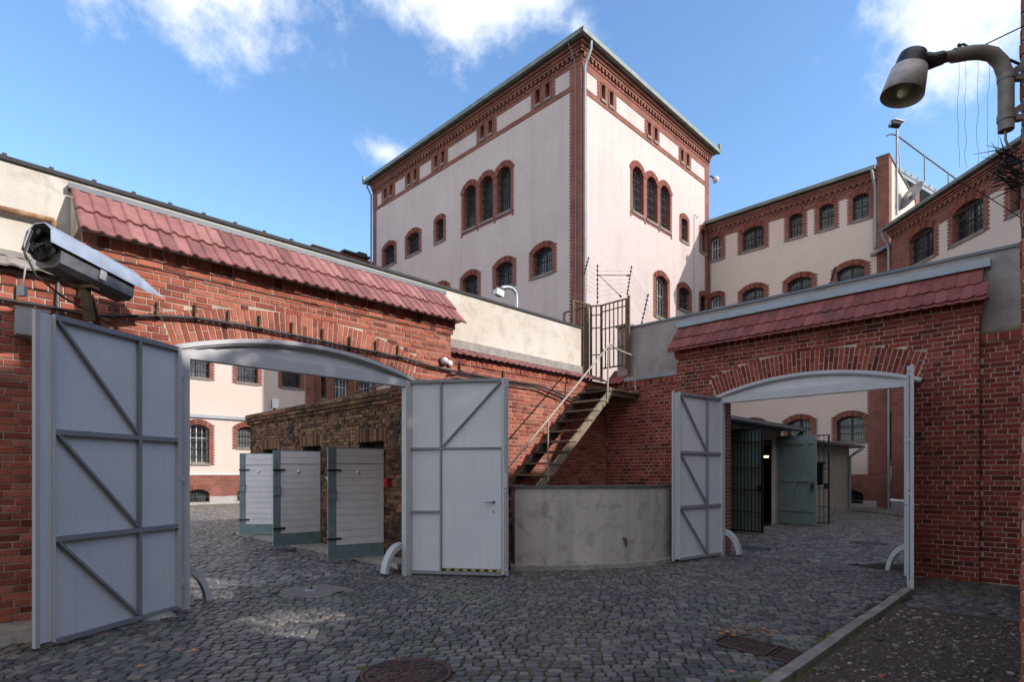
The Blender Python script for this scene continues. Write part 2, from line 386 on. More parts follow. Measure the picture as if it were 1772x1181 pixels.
def brick1(mb, T, a0, a1, z0, z1, d, R, ch=.004):
    d = d*(1+R.uniform(-.5, .5)); j = lambda: R.uniform(-.0018, .0018)
    a0 += j(); a1 += j(); z0 += j(); z1 += j(); tl = R.uniform(-.0015, .0015)
    o = [(a0, z0), (a1, z0), (a1, z1), (a0, z1)]; i = [(a0+ch, z0+ch), (a1-ch, z0+ch), (a1-ch, z1-ch), (a0+ch, z1-ch)]
    vs = [T(a, .01, z) for a, z in o]+[T(a, -d*.45, z) for a, z in o]+[T(a, -d+tl*(1 if k in (0, 3) else -1), z) for k, (a, z) in enumerate(i)]
    fs = []
    for k in range(4): fs.append((k, (k+1) % 4, 4+(k+1) % 4, 4+k)); fs.append((4+k, 4+(k+1) % 4, 8+(k+1) % 4, 8+k))
    fs.append((8, 9, 10, 11)); mb.add(vs, fs)
def bricks(mb, T, a0, a1, z0, z1, cut=None, d=.009, seed=1, L=.25, H=.066, j=.0112, rough=0):
    R = random.Random(seed); i = 0; z = z0+j/2; ph = R.uniform(0, .2)
    while z+H*.6 < z1:
        st = i % 2 == 0; x = a0-ph-(.065 if st else 0)-(R.uniform(-.01, .01) if not rough else R.uniform(-.12, .12))
        if i % 4 == 2: x -= .1325
        zt = min(z+H, z1-.002)
        while x < a1:
            ln = L if st else .12
            if st and R.random() < .16: ln = .12
            if not st and R.random() < .08: ln = L
            if rough: ln *= R.uniform(.8, 1.1)
            lo, hi = max(x, a0), min(x+ln, a1)
            segs = [(lo, hi)]
            if cut:
                for c0, c1 in cut((z+zt)/2):
                    ns = []
                    for p, q in segs:
                        if c1 <= p or c0 >= q: ns.append((p, q)); continue
                        if p < c0: ns.append((p, c0-.006))
                        if q > c1: ns.append((c1+.006, q))
                    segs = ns
            for p, q in segs:
                if q-p > .03: brick1(mb, T, p, q, z+(R.uniform(-.006, .006) if rough else 0), zt, d*(1+rough*R.uniform(-.6, 1.2)), R, .004+.004*rough)
            x += ln+j
        z += H+j; i += 1
def ring(mb, T, ac, wd, zc, rise, t0, t1, d, rows=1, ext=0, seed=3, pitch=.077):
    """arch of radial bricks above an opening"""
    R0 = arc(wd, rise); th = asin(min(wd/2/R0, 1))+ext; R = random.Random(seed)
    n = max(int(round(2*th*(R0+(t0+t1)/2)/pitch)), 5); cz = zc-R0
    for k in range(n):
        a = -th+2*th*k/n; bq = -th+2*th*(k+1)/n; gp = .0085/(R0+t1)
        a += gp; bq -= gp
        if rows == 1: spl = [(t0, t1)]
        else:
            m_ = t0+(t1-t0)*(.33 if k % 2 else .66); spl = [(t0, m_-.006), (m_+.006, t1)]
        for r0, r1 in spl:
            r0 += R0; r1 += R0; dd = d*(1+R.uniform(-.25, .25))
            q = [(ac+r*sin(x), cz+r*cos(x)) for r, x in ((r0, a), (r0, bq), (r1, bq), (r1, a))]
            mb.prism(q, T, .005, -dd)

# ------------------------------------------------------------------ far facades: windows
def make_window(wd, H, rise, band=.2, ringt=.27, teeth=True, depth=.32, style='barred', frame='dark', sill=True, tr=None):
    I = lambda a, d, z: (a, d, z)
    s = MB(); hw = wd/2; spr = H-rise
    zt = spr+(ringt*cos(asin(min(hw/arc(wd, rise), 1))) if rise > 0 else .15)
    zb = -.1
    for sg in (-1, 1):
        xs = sorted((sg*hw, sg*(hw+band))); s.box(xs[0], xs[1], -.016, .004, zb, zt)
        if teeth:
            z = zb; k = 0
            while z < zt-.02:
                if k % 2 == 0:
                    xs = sorted((sg*(hw+band-.01), sg*(hw+band+.065))); s.box(xs[0], xs[1], -.0175, .004, z, min(z+.077, zt))
                z += .077; k += 1
        s.add([(sg*hw, -.016, zb), (sg*hw, depth, zb), (sg*hw, depth, spr), (sg*hw, -.016, spr)], [(0, 1, 2, 3)])
    n = 10
    for k in range(n):
        x0 = -hw+wd*k/n; x1 = x0+wd/n
        za = arcz(x0, wd, H, rise) if rise > 0 else H; z2 = arcz(x1, wd, H, rise) if rise > 0 else H
        s.add([(x0, -.016, za), (x1, -.016, z2), (x1, depth, z2), (x0, depth, za)], [(0, 1, 2, 3)])
    s.add([(-hw, 0, 0), (hw, 0, 0), (hw, depth, 0), (-hw, depth, 0)], [(0, 1, 2, 3)])
    if rise > 0: s.mi = 1; ring(s, I, 0, wd, H, rise, 0, ringt, .034, seed=5); s.mi = 0
    out = {'surround': (s, ['brick_facade', 'brick_arch'])}
    gl = MB()
    pts = [(-hw, 0)]+[(hw, 0)]+[(hw-wd*k/n, arcz(hw-wd*k/n, wd, H, rise) if rise > 0 else H) for k in range(n+1)]
    gl.add([(x, depth-.02, z) for x, z in pts], [tuple(range(len(pts)))]); out['pane'] = (gl, 'glass')
    fr = MB(); fy0, fy1 = depth-.07, depth-.024
    top = lambda x: (arcz(x, wd, H, rise) if rise > 0 else H)
    ft = .05 if wd > .5 else .03
    fr.box(-hw, -hw+ft, fy0, fy1, 0, spr); fr.box(hw-ft, hw, fy0, fy1, 0, spr); fr.box(-hw+ft, hw-ft, fy0, fy1, 0, ft)
    for k in range(n):
        x0 = -hw+wd*k/n; x1 = x0+wd/n
        fr.prism([(x0, top(x0)-ft*1.3), (x1, top(x1)-ft*1.3), (x1, top(x1)), (x0, top(x0))], I, fy0-.001, fy1+.001)
    if wd > .5:
        fr.box(-.022, .022, fy0+.004, fy1-.002, ft, top(0)-ft)
        z2 = (tr if tr else H*.55); fr.box(-hw+ft, hw-ft, fy0+.008, fy1-.004, z2-.02, z2+.02)
        if frame == 'white':
            for sg in (-1, 1): fr.box(sg*hw*.5-.012, sg*hw*.5+.012, fy0+.012, fy1-.006, ft, top(hw*.5)-ft*1.2)
    out['frame'] = (fr, 'frame_white' if frame == 'white' else 'frame_dark')
    if style == 'barred':
        gr = MB(); gy = depth*.42; nb = max(int(wd/.15), 2)
        for k in range(1, nb+1):
            x = -hw+wd*k/(nb+1); gr.box(x-.011, x+.011, gy-.011, gy+.011, .02, top(x)-.005)
        nh = 2 if H < 1.6 else 4
        for k in range(1, nh+1):
            z = (spr)*k/(nh+.6); gr.box(-hw+.002, hw-.002, gy-.018, gy+.016, z-.014, z+.014)
        out['grille'] = (gr, 'iron_dark')
    if sill:
        si = MB(); si.box(-hw-.06, hw+.06, -.055, depth-.08, -.115, .012); out['sill'] = (si, 'stone_sill')
    return out
PROTO = {}
def window(kind, parent, loc, rotz):
    """first call of a kind builds its meshes; later ones copy the objects"""
    r = parent; base = Vector(r['_b']); loc = Vector(loc)-base
    if kind not in PROTO:
        d = make_window(**WK[kind])
        w0 = part('window', d['surround'][0], d['surround'][1], parent, local=True)
        for k in ('frame', 'pane', 'grille', 'sill'):
            if k in d: part(k, d[k][0], d[k][1], w0, local=True)
        PROTO[kind] = w0
    else:
        src = PROTO[kind]; w0 = src.copy(); C.objects.link(w0); w0.parent = parent
        for ch in src.children:
            c_ = ch.copy(); C.objects.link(c_); c_.parent = w0
    w0.location = loc; w0.rotation_euler = (0, 0, rotz); return w0
WK = {
 'cell': dict(wd=1.18, H=1.22, rise=.22), 'cell_small': dict(wd=.68, H=1.22, rise=.14, band=.17), 'cell_mid': dict(wd=.78, H=1.32, rise=.15, band=.15),
 'corner': dict(wd=.70, H=1.30, rise=.15, band=.15, frame='white', style='plain'), 'slit': dict(wd=.27, H=.66, rise=.07, band=.08, ringt=.12, teeth=False, sill=True, style='plain', depth=.4),
 'hall': dict(wd=.97, H=2.22, rise=.34, band=.135, ringt=.28, teeth=False, depth=.42, style='barred', tr=1.6),
 'stair': dict(wd=1.2, H=2.1, rise=.26, frame='white'), 'flat': dict(wd=1.1, H=1.02, rise=.0, band=.18), 'ground': dict(wd=1.06, H=1.98, rise=.2, frame='white', tr=1.3),
 'ground_small': dict(wd=1.04, H=1.12, rise=.2), 'cellar': dict(wd=1.08, H=.66, rise=.2, band=.02, teeth=False, ringt=.24, sill=False), 'recess': dict(wd=1.0, H=2.2, rise=.25, frame='white', depth=.4),
 'cell_big': dict(wd=1.42, H=1.32, rise=.24), 'wing_brick': dict(wd=.95, H=1.3, rise=.16, band=.1, teeth=False, frame='white', style='plain'), 'wing_thin': dict(wd=.33, H=1.3, rise=.05, band=.1, teeth=False),
}
def hole(kind, a, z): k = WK[kind]; return (a, k['wd'], z, z+k['H'], k['rise'])
RV, RU = 0, -pi/2
def quoin(mb, T, a0, a1, z0, z1, left=True, right=True, e=.016):
    mb.box(a0, a1, -e, .004, z0, z1, T); z = z0; k = 0
    while z < z1-.02:
        if k % 2 == 0:
            if left: mb.box(a0-.065, a0+.01, -e-.001, .004, z, min(z+.077, z1), T)
            if right: mb.box(a1-.01, a1+.065, -e-.001, .004, z, min(z+.077, z1), T)
        z += .077; k += 1
def cornice(mb, T, a0, a1, z0, e0=0, s=1., dent=True):
    """stepped brick eaves with a row of dentils; z0 = foot"""
    mb.box(a0-.03*e0, a1, -.05, .004, z0, z0+.10*s, T)
    mb.box(a0, a1, -.03, .004, z0+.10*s, z0+.26*s, T)
    if dent:
        n = int((a1-a0)/.26)
        for k in range(n):
            x = a0+(k+.5)*(a1-a0)/n; mb.box(x-.065, x+.065, -.13, -.02, z0+.115*s, z0+.262*s, T)
    mb.box(a0-.14*e0, a1, -.14, .004, z0+.26*s, z0+.37*s, T)
    mb.box(a0-.20*e0, a1, -.20, .004, z0+.37*s, z0+.47*s, T)
    mb.box(a0-.28*e0, a1, -.28, .004, z0+.47*s, z0+.60*s, T)
def pipe_drop(pts, r=.055): m_ = MB(); m_.tube(pts, r, 10); return m_

# --- tower
TU1, TV1 = 19.1, 14.95
tw = thing('tower_building', 'tall pink rendered tower with red brick corners and frieze, standing highest behind the yard walls', 'building', (TU1, TV1, 0))
HT = 19.35
Lw = [('cell', 29.72, 14.38), ('cell', 27.2, 14.38), ('cell_small', 24.7, 14.38), ('cell', 24.6, 10.68), ('cell', 22.16, 10.68), ('cell', 19.64, 10.68), ('cell', 17.14, 10.68)]
Rw = [('cell_small', 28.07, 14.15), ('corner', 30.28, 14.15), ('cell_mid', 30.28, 10.4), ('cell', 28.08, 10.45)]
hl = [22.19, 20.92, 19.67]; hr = [23.52, 24.81, 26.06]
slL = [17.42, 16.82, 21.2, 20.6, 25.0, 24.4, 27.6, 26.95, 30.1, 29.48]; slR = [20.67, 21.29, 24.5, 25.12, 27.78, 28.4]
WK['tall'] = dict(wd=1.15, H=2.12, rise=.25, frame='white', tr=1.2)
holesL = [hole(k, a, z) for k, a, z in Lw]+[hole('hall', a, 14.32) for a in hl]+[hole('slit', a, 18.53) for a in slL]
holesR = [hole(k, a, z) for k, a, z in Rw]+[hole('hall', a, 14.18) for a in hr]+[hole('slit', a, 18.30) for a in slR]+[hole('tall', 25.72, 9.58)]
A1 = 31.55; B1 = 30.92
# lower rows hidden by the yard wall but there all the same
for z in (3.3, 6.9):
    for a in (28.2, 25.6, 22.9, 20.2, 17.4): Lw.append(('cell', a, z)); holesL.append(hole('cell', a, z))
m_ = MB(); facade(m_, TU(TU1), TV1, A1, 0, HT, holesL); facade(m_, TV(TV1), TU1, B1, 0, HT, holesR)
m_.box(TU1+.5, B1, TV1+.6, A1-.002, HT-.02, HT+.5); m_.add([(TU1, A1, 0), (B1, A1, 0), (B1, A1, HT), (TU1, A1, HT)], [(0, 1, 2, 3)])
m_.add([(B1, TV1, 0), (B1, A1, 0), (B1, A1, HT), (B1, TV1, HT)], [(0, 1, 2, 3)])
part('wall', m_, 'stucco_tower', tw)
m_ = MB(); TL, TR = TU(TU1), TV(TV1)
quoin(m_, TL, TV1-.016, 15.50, 0, 18.2, left=False); quoin(m_, TR, TU1-.0165, 19.42, 0, 18.0, left=False)
quoin(m_, TL, 31.18, A1, 0, 18.2, right=False); quoin(m_, TR, 30.48, B1, 0, 18.0, right=False)
pL = [(31.1, 30.5), (29.1, 27.95), (26.6, 25.4), (24.03, 21.6), (20.2, 17.8), (16.44, 15.5)]
pR = [(19.42, 20.3), (21.66, 24.16), (25.44, 27.49), (28.76, 30.45)]
def frieze(T, a0, a1, z0, z1, slits, panels, sz, pz0, pz1):
    hs_ = [hole('slit', a, sz) for a in slits]+[((a+b_)/2, abs(a-b_), pz0, pz1, 0) for a, b_ in panels]
    facade(m_, off(T, -.022), a0, a1, z0, z1, hs_)
    for a, b_ in panels:
        lo, hi = min(a, b_), max(a, b_); z = pz0; k = 0
        while z < pz1-.03:
            if k % 2 == 0: m_.box(lo-.002, lo+.065, -.0225, .003, z, min(z+.077, pz1-.001), T); m_.box(hi-.065, hi+.002, -.0225, .003, z, min(z+.077, pz1-.001), T)
            z += .077; k += 1
        for (p, q, r_, s_) in ((lo, hi, pz0, pz0), (lo, hi, pz1, pz1), (lo, lo, pz0, pz1), (hi, hi, pz0, pz1)):
            m_.add([T(p, -.022, r_), T(q if r_ == s_ else p, -.022, s_), T(q if r_ == s_ else p, 0, s_), T(p, 0, r_)], [(0, 1, 2, 3)])
    m_.box(a0, a1, -.03, .002, z0-.001, z0+.022, T)
frieze(TL, TV1-.0225, A1, 18.2, 19.36, slL, pL, 18.53, 18.42, 19.18)
frieze(TR, TU1-.0222, B1, 18.0, 19.36, slR, pR, 18.30, 18.25, 19.0)
# brick skirts and outer teeth of the triple windows
for T, hh, zs in ((TL, sorted(hl), 14.32), (TR, sorted(hr), 14.18)):
    a0, a1 = hh[0]-.63, hh[-1]+.63
    m_.box(a0, a1, -.014, .003, zs-.22, zs-.10, T)
    for a in (a0, hh[0]+.63, hh[1]+.63, a1): m_.box(a-.06, a+.06, -.02, .003, zs-.32, zs-.10, T)
    z = zs-.1; k = 0
    while z < zs+2.0:
        if k % 2 == 0:
            m_.box(a0-.065, a0+.01, -.0175, .004, z, z+.077, T); m_.box(a1-.01, a1+.065, -.0175, .004, z, z+.077, T)
        z += .077; k += 1
part('brick_quoins', m_, 'brick_facade', tw)
m_ = MB()
cornice(m_, TR, TU1, B1, 19.33, e0=1, s=1.02)
off_z = lambda a, d, z: TL(a, d, z+.003)
cornice(m_, off_z, TV1+.003, A1, 19.33, e0=1, s=1.02)
part('cornice', m_, 'brick_facade', tw)
m_ = MB()
def eave(m_, T, a0, a1, z, ov=.5, e0=0, hh=.13):
    m_.box(a0-(ov+.06)*e0, a1, -ov-.06, -ov+.09, z, z+hh, T)
    m_.box(a0-(ov-.1)*e0, a1, -ov+.09, .2, z+.05, z+hh+.03, T)
eave(m_, TR, TU1, B1+.35, 19.94, e0=1, hh=.2); eave(m_, off_z, TV1+.003, A1+.35, 19.94, e0=1, hh=.2)
m_.box(B1+.2, B1+.35, TV1-.58, TV1-.44, 20.1, 20.45); m_.box(TU1-.58, TU1-.44, A1+.2, A1+.35, 20.1, 20.4)
part('gutter', m_, 'gutter_green', tw)
m_ = MB()
cu, cv = (TU1+B1)/2, (TV1+A1)/2
m_.add([(TU1-.4, TV1-.4, 20.12), (B1+.3, TV1-.4, 20.12), (B1+.3, A1+.3, 20.12), (TU1-.4, A1+.3, 20.12), (cu, TV1+6, 22), (cu, A1-6, 22)], [(0, 1, 4), (1, 2, 5, 4), (2, 3, 5), (3, 0, 4, 5)])
part('roof', m_, 'roof_dark', tw)
for k, a, z in Lw: window(k, tw, (TU1, a, z), RU)
for a in hl: window('hall', tw, (TU1, a, 14.32), RU)
for a in slL: window('slit', tw, (TU1-.022, a, 18.53), RU)
for k, a, z in Rw: window(k, tw, (a, TV1, z), RV)
for a in hr: window('hall', tw, (a, TV1, 14.18), RV)
for a in slR: window('slit', tw, (a, TV1-.022, 18.30), RV)
window('tall', tw, (25.72, TV1, 9.58), RV)
part('drainpipe', pipe_drop([(19.22, 14.5, 19.95), (19.22, 14.5, 19.6), (19.22, 14.72, 19.25), (19.22, 14.83, 19.0), (19.22, 14.83, 0)], .06), 'zinc', tw)
part('drainpipe', pipe_drop([(18.7, A1+.1, 19.95), (18.75, A1+.1, 19.7), (19.02, A1+.1, 19.3), (19.02, A1+.1, 0)], .06), 'zinc', tw)
part('lightning_wire', pipe_drop([(18.6, 15.3, 20.5), (18.62, 15.25, 19.9), (18.95, 15.2, 19.4), (19.06, 15.2, 18.9), (19.06, 15.2, 0)], .012), 'zinc', tw)
part('lightning_wire', pipe_drop([(29.55, TV1-.04, 15.9), (29.1, TV1-.04, 15.95), (29.1, TV1-.04, 0)], .012), 'zinc', tw)

# --- right wing
WU = 30.8
rw = thing('cell_block', 'long pink rendered cell block with brick cornice, running right from the tower', 'building', (WU, 6.16, 0))
rows = [('corner', 14.46, 13.78), ('cell', 12.38, 13.78), ('cell_small', 10.22, 13.78), ('cell_small', 8.78, 13.78), ('cell_small', 7.3, 13.78),
        ('corner', 14.46, 10.42), ('cell', 12.38, 10.46), ('cell', 10.03, 10.46), ('cell', 7.72, 10.46)]
for a in (12.38, 10.03, 7.72): rows += [('cell', a, 8.0 if a < 0 else 6.95-.0), ('cell', a, 3.2)]
rows += [('cellar', 7.72, .2), ('cellar', 10.03, .2), ('cellar', 12.38, .2)]
rows = [(k, a, (5.72 if z == 6.95 else z)) for k, a, z in rows]
hs_ = [hole(*r_) for r_ in rows]
m_ = MB(); facade(m_, TU(WU), 6.16, TV1, 1.6, 15.3, hs_)
m_.add([(WU, 6.16, 0), (WU+7, 6.16, 0), (WU+7, 6.16, 16.3), (WU, 6.16, 16.35)], [(0, 1, 2, 3)])
m_.box(WU+.4, WU+9, 6.2, 14.9, 15.0, 15.6)
part('wall', m_, 'stucco_wing', rw)
m_ = MB(); T = TU(WU)
facade(m_, off(T, -.04), 6.6, TV1, .35, 1.6, hs_); facade(m_, off(T, -.02), 6.6, TV1, 14.98, 15.32, hs_)
m_.box(6.6, TV1, -.04, .0, 1.59, 1.6, T); m_.box(6.6, TV1, -.02, 0, 14.975, 14.98, T)
quoin(m_, T, 14.81, TV1-.02, 1.6, 14.98, right=False)
m_.box(WU-.10, WU+.45, 6.13, 6.62, 0, 16.38)
z = 1.6; k = 0
while z < 5.5:
    if k % 2 == 0: m_.box(6.6, 6.7, -.05, 0, z, z+.077, T)
    z += .077; k += 1
quoin(m_, T, 6.6, 6.95, 1.6, 8, left=False, e=.045); m_.box(WU+5.9, WU+7, 6.13, 6.7, 16.0, 17.2)
cornice(m_, T, 6.62, TV1-.05, 15.26, s=.8)
part('brick_trim', m_, 'brick_facade', rw)
m_ = MB(); facade(m_, off(T, -.06), 6.6, TV1, -.1, .35, hs_); m_.box(6.6, TV1, -.06, 0, .349, .36, T); part('plinth', m_, 'stone_base', rw)
m_ = MB(); eave(m_, T, 6.62, TV1-.05, 15.78, ov=.45, hh=.16); part('gutter', m_, 'gutter_green', rw)
m_ = MB(); m_.add([(WU-.4, 6.6, 15.97), (WU-.4, 15, 15.97), (WU+9, 15, 17.2), (WU+9, 6.6, 17.2)], [(0, 1, 2, 3)]); part('roof', m_, 'roof_dark', rw)
m_ = MB(); m_.box(WU-.13, WU+.48, 6.10, 6.65, 16.38, 16.44); m_.beam((WU+.5, 6.2, 16.40), (WU+6.0, 6.2, 16.34), .2, .06); part('coping', m_, 'zinc_dark', rw)
for k, a, z in rows: window(k, rw, (WU, a, z), RU)
part('drainpipe', pipe_drop([(WU-.45, 6.75, 15.8), (WU-.4, 6.72, 15.5), (WU-.1, 6.7, 15.1), (WU-.1, 6.7, 12.2)], .06), 'zinc', rw)

# --- oblique bay building (its front faces left, square to the view)
OX = 16.95
ob = thing('brick_bay_building', 'near red brick and pink rendered building at the far right with two large barred windows', 'building', (OX, 16, 0), frame='world')
TO = lambda a, d, z: (OX+d, a, z)
ow = [('cell_big', 23.4, 10.44), ('cell_big', 21.02, 10.44), ('cell_big', 18.5, 10.44), ('cell_big', 23.4, 6.6), ('cell_big', 21.02, 6.6), ('cell_big', 18.5, 6.6), ('recess', 21.0, 2.3), ('recess', 18.5, 2.3), ('cellar', 21.0, .2)]
hs_ = [hole(*r_) for r_ in ow]
m_ = MB(); facade(m_, TO, 14, 25.2, 0, 12.4, hs_); m_.box(OX+.5, OX+9, 14, 25.2, 11.9, 12.35); m_.add([(OX, 14, 0), (OX+9, 14, 0), (OX+9, 14, 12.4), (OX, 14, 12.4)], [(0, 1, 2, 3)])
part('wall', m_, 'stucco_wing', ob)
m_ = MB()
facade(m_, off(TO, -.02), 24.3, 25.22, 0, 12.05, ()); facade(m_, off(TO, -.021), 14, 24.3, 11.55, 12.06, hs_)
facade(m_, off(TO, -.022), 14, 24.3, 0, 1.6, hs_)
m_.box(14, 24.3, -.02, 0, 11.54, 11.551, TO)
for z0, z1 in ((0, 2.1), (2.7, 5.0), (5.5, 9.0)): m_.box(23.9, 24.3, -.024, 0, z0, z1, TO)
m_.add([(OX-.02, 25.22, 0), (OX+1.2, 25.22, 0), (OX+1.2, 25.22, 12.3), (OX-.02, 25.22, 12.3)], [(0, 1, 2, 3)])
cornice(m_, TO, 14, 25.22, 12.02, s=.75)
part('brick_trim', m_, 'brick_facade', ob)
m_ = MB(); facade(m_, off(TO, -.03), 14, 25.23, -.1, .4, hs_); part('plinth', m_, 'stone_base', ob)
m_ = MB(); eave(m_, TO, 14, 25.45, 12.5, ov=.4, hh=.13); part('gutter', m_, 'gutter_green', ob)
m_ = MB(); m_.add([(OX-.38, 14, 12.64), (OX-.38, 25.3, 12.64), (OX+9, 25.3, 13.6), (OX+9, 14, 13.6)], [(0, 1, 2, 3)]); part('roof', m_, 'roof_dark', ob)
for k, a, z in ow: window(k, ob, (OX, a, z), RU)
part('drainpipe', pipe_drop([(OX-.38, 25.3, 12.5), (OX-.38, 25.3, 12.3), (OX-.08, 25.34, 11.9), (OX-.06, 25.34, 11.6), (OX-.06, 25.34, 0)], .06), 'zinc', ob)
# lower link between bay and cell block
lk = thing('brick_link_building', 'narrow red brick link with low eaves between cell block and bay building', 'building', (17.45, 26, 0), frame='world')
LX = 17.4; TK = lambda a, d, z: (LX+d, a, z)
ws_ = [('recess', 25.98, 2.25), ('recess', 25.98, 6.2), ('cell_mid', 25.98, 9.6)]; hs_ = [hole(*r_) for r_ in ws_]
m_ = MB(); facade(m_, TK, 25.15, 26.9, 0, 11.7, hs_); part('wall', m_, 'brick_facade', lk)
m_ = MB(); cornice(m_, TK, 25.3, 27.0, 11.4, s=.75); part('cornice', m_, 'brick_facade', lk)
m_ = MB(); eave(m_, TK, 25.2, 27.3, 11.88, ov=.45, hh=.13); m_.box(16.85, 17.05, 27.0, 27.25, 12.0, 12.3); part('gutter', m_, 'zinc', lk)
m_ = MB(); m_.add([(LX-.4, 25.2, 12.03), (LX-.4, 27.2, 12.03), (LX+6, 27.2, 12.9), (LX+6, 25.2, 12.9)], [(0, 1, 2, 3)]); part('roof', m_, 'roof_dark', lk)
m_ = MB(); m_.box(LX-.02, LX, 25.4, 26.5, 1.35, 2.0); part('panel', m_, 'stucco_wing', lk)
for k, a, z in ws_: window(k, lk, (LX, a, z), RU)

# --- left range
LV = 31.7
lb = thing('rear_cell_block', 'pale rendered cell block with grey string course, seen through the left gateway', 'building', (4, LV, 0))
lw = [(k, 2.43*i+9.05-2.43*2, z) for i in range(0, 5) for k, z in (('flat', 6.56), ('ground' if i in (2,) else 'ground_small', 2.17 if i == 2 else 3.05), ('cellar', .18), ('cell', 10.2), ('cell', 13.0))]
hs_ = [hole(*r_) for r_ in lw]
m_ = MB(); facade(m_, TV(LV), -6, 15.25, 1.6, 14.6, hs_); m_.add([(15.25, LV, 0), (15.25, LV+9, 0), (15.25, LV+9, 14.6), (15.25, LV, 14.6)], [(0, 1, 2, 3)])
part('wall', m_, 'stucco_wing', lb)
T = TV(LV); m_ = MB()
facade(m_, off(T, -.03), -6, 15.25, .45, 1.58, hs_); quoin(m_, T, 14.75, 15.25, 1.6, 14.2, right=False); cornice(m_, T, -6, 15.3, 14.1, s=.8)
part('brick_trim', m_, 'brick_facade', lb)
m_ = MB(); facade(m_, off(T, -.05), -6, 15.25, -.1, .45, hs_); m_.box(-6, 15.25, -.05, 0, .449, .455, T); part('plinth', m_, 'stone_base', lb)
m_ = MB(); m_.box(-6, 15.25, -.06, .01, 1.58, 1.64, T); part('white_band', m_, 'white_line', lb)
m_ = MB(); m_.box(-6, 14.8, -.12, .01, 4.5, 4.66, T); part('string_course', m_, 'zinc', lb)
m_ = MB(); eave(m_, T, -6, 15.9, 14.56, ov=.5, hh=.16)
for k in range(14): m_.box(-4.4+k*1.5, -4.25+k*1.5, -.6, -.45, 14.72, 14.82, T)
part('eaves', m_, 'roof_dark', lb)
m_ = MB(); m_.add([(-6, LV-.45, 14.75), (15.9, LV-.45, 14.75), (15.9, LV+9, 17), (-6, LV+9, 17)], [(0, 1, 2, 3)]); part('roof', m_, 'roof_dark', lb)
for k, a, z in lw: window(k, lb, (a, LV, z), RV)
bl = thing('brick_stair_block', 'red brick block left of the tower, its windows visible over the brown shed', 'building', (15.2, 32.3, 0))
T = TV(32.2); ws_ = [('wing_thin', 16.1, 6.2), ('wing_brick', 17.25, 6.3), ('wing_brick', 18.95, 6.4)]; hs_ = [hole(*r_) for r_ in ws_]
m_ = MB(); facade(m_, T, 15.25, 19.6, 0, 14.9, hs_); part('wall', m_, 'brick_facade', bl)
for k, a, z in ws_: window(k, bl, (a, 32.2, z), RV)
m_ = MB(); cornice(m_, T, 15.25, 19.4, 14.8, s=.7); part('cornice', m_, 'brick_facade', bl)
m_ = MB(); m_.box(17.2, 19.05, 31.75, 36, 15.3, 15.42); m_.box(18.3, 18.9, 31.9, 32.6, 15.42, 15.62); part('roof', m_, 'roof_dark', bl)
part('drainpipe', pipe_drop([(18.15, 32.1, 15), (18.15, 32.1, 0)], .06), 'rust_pipe', bl)

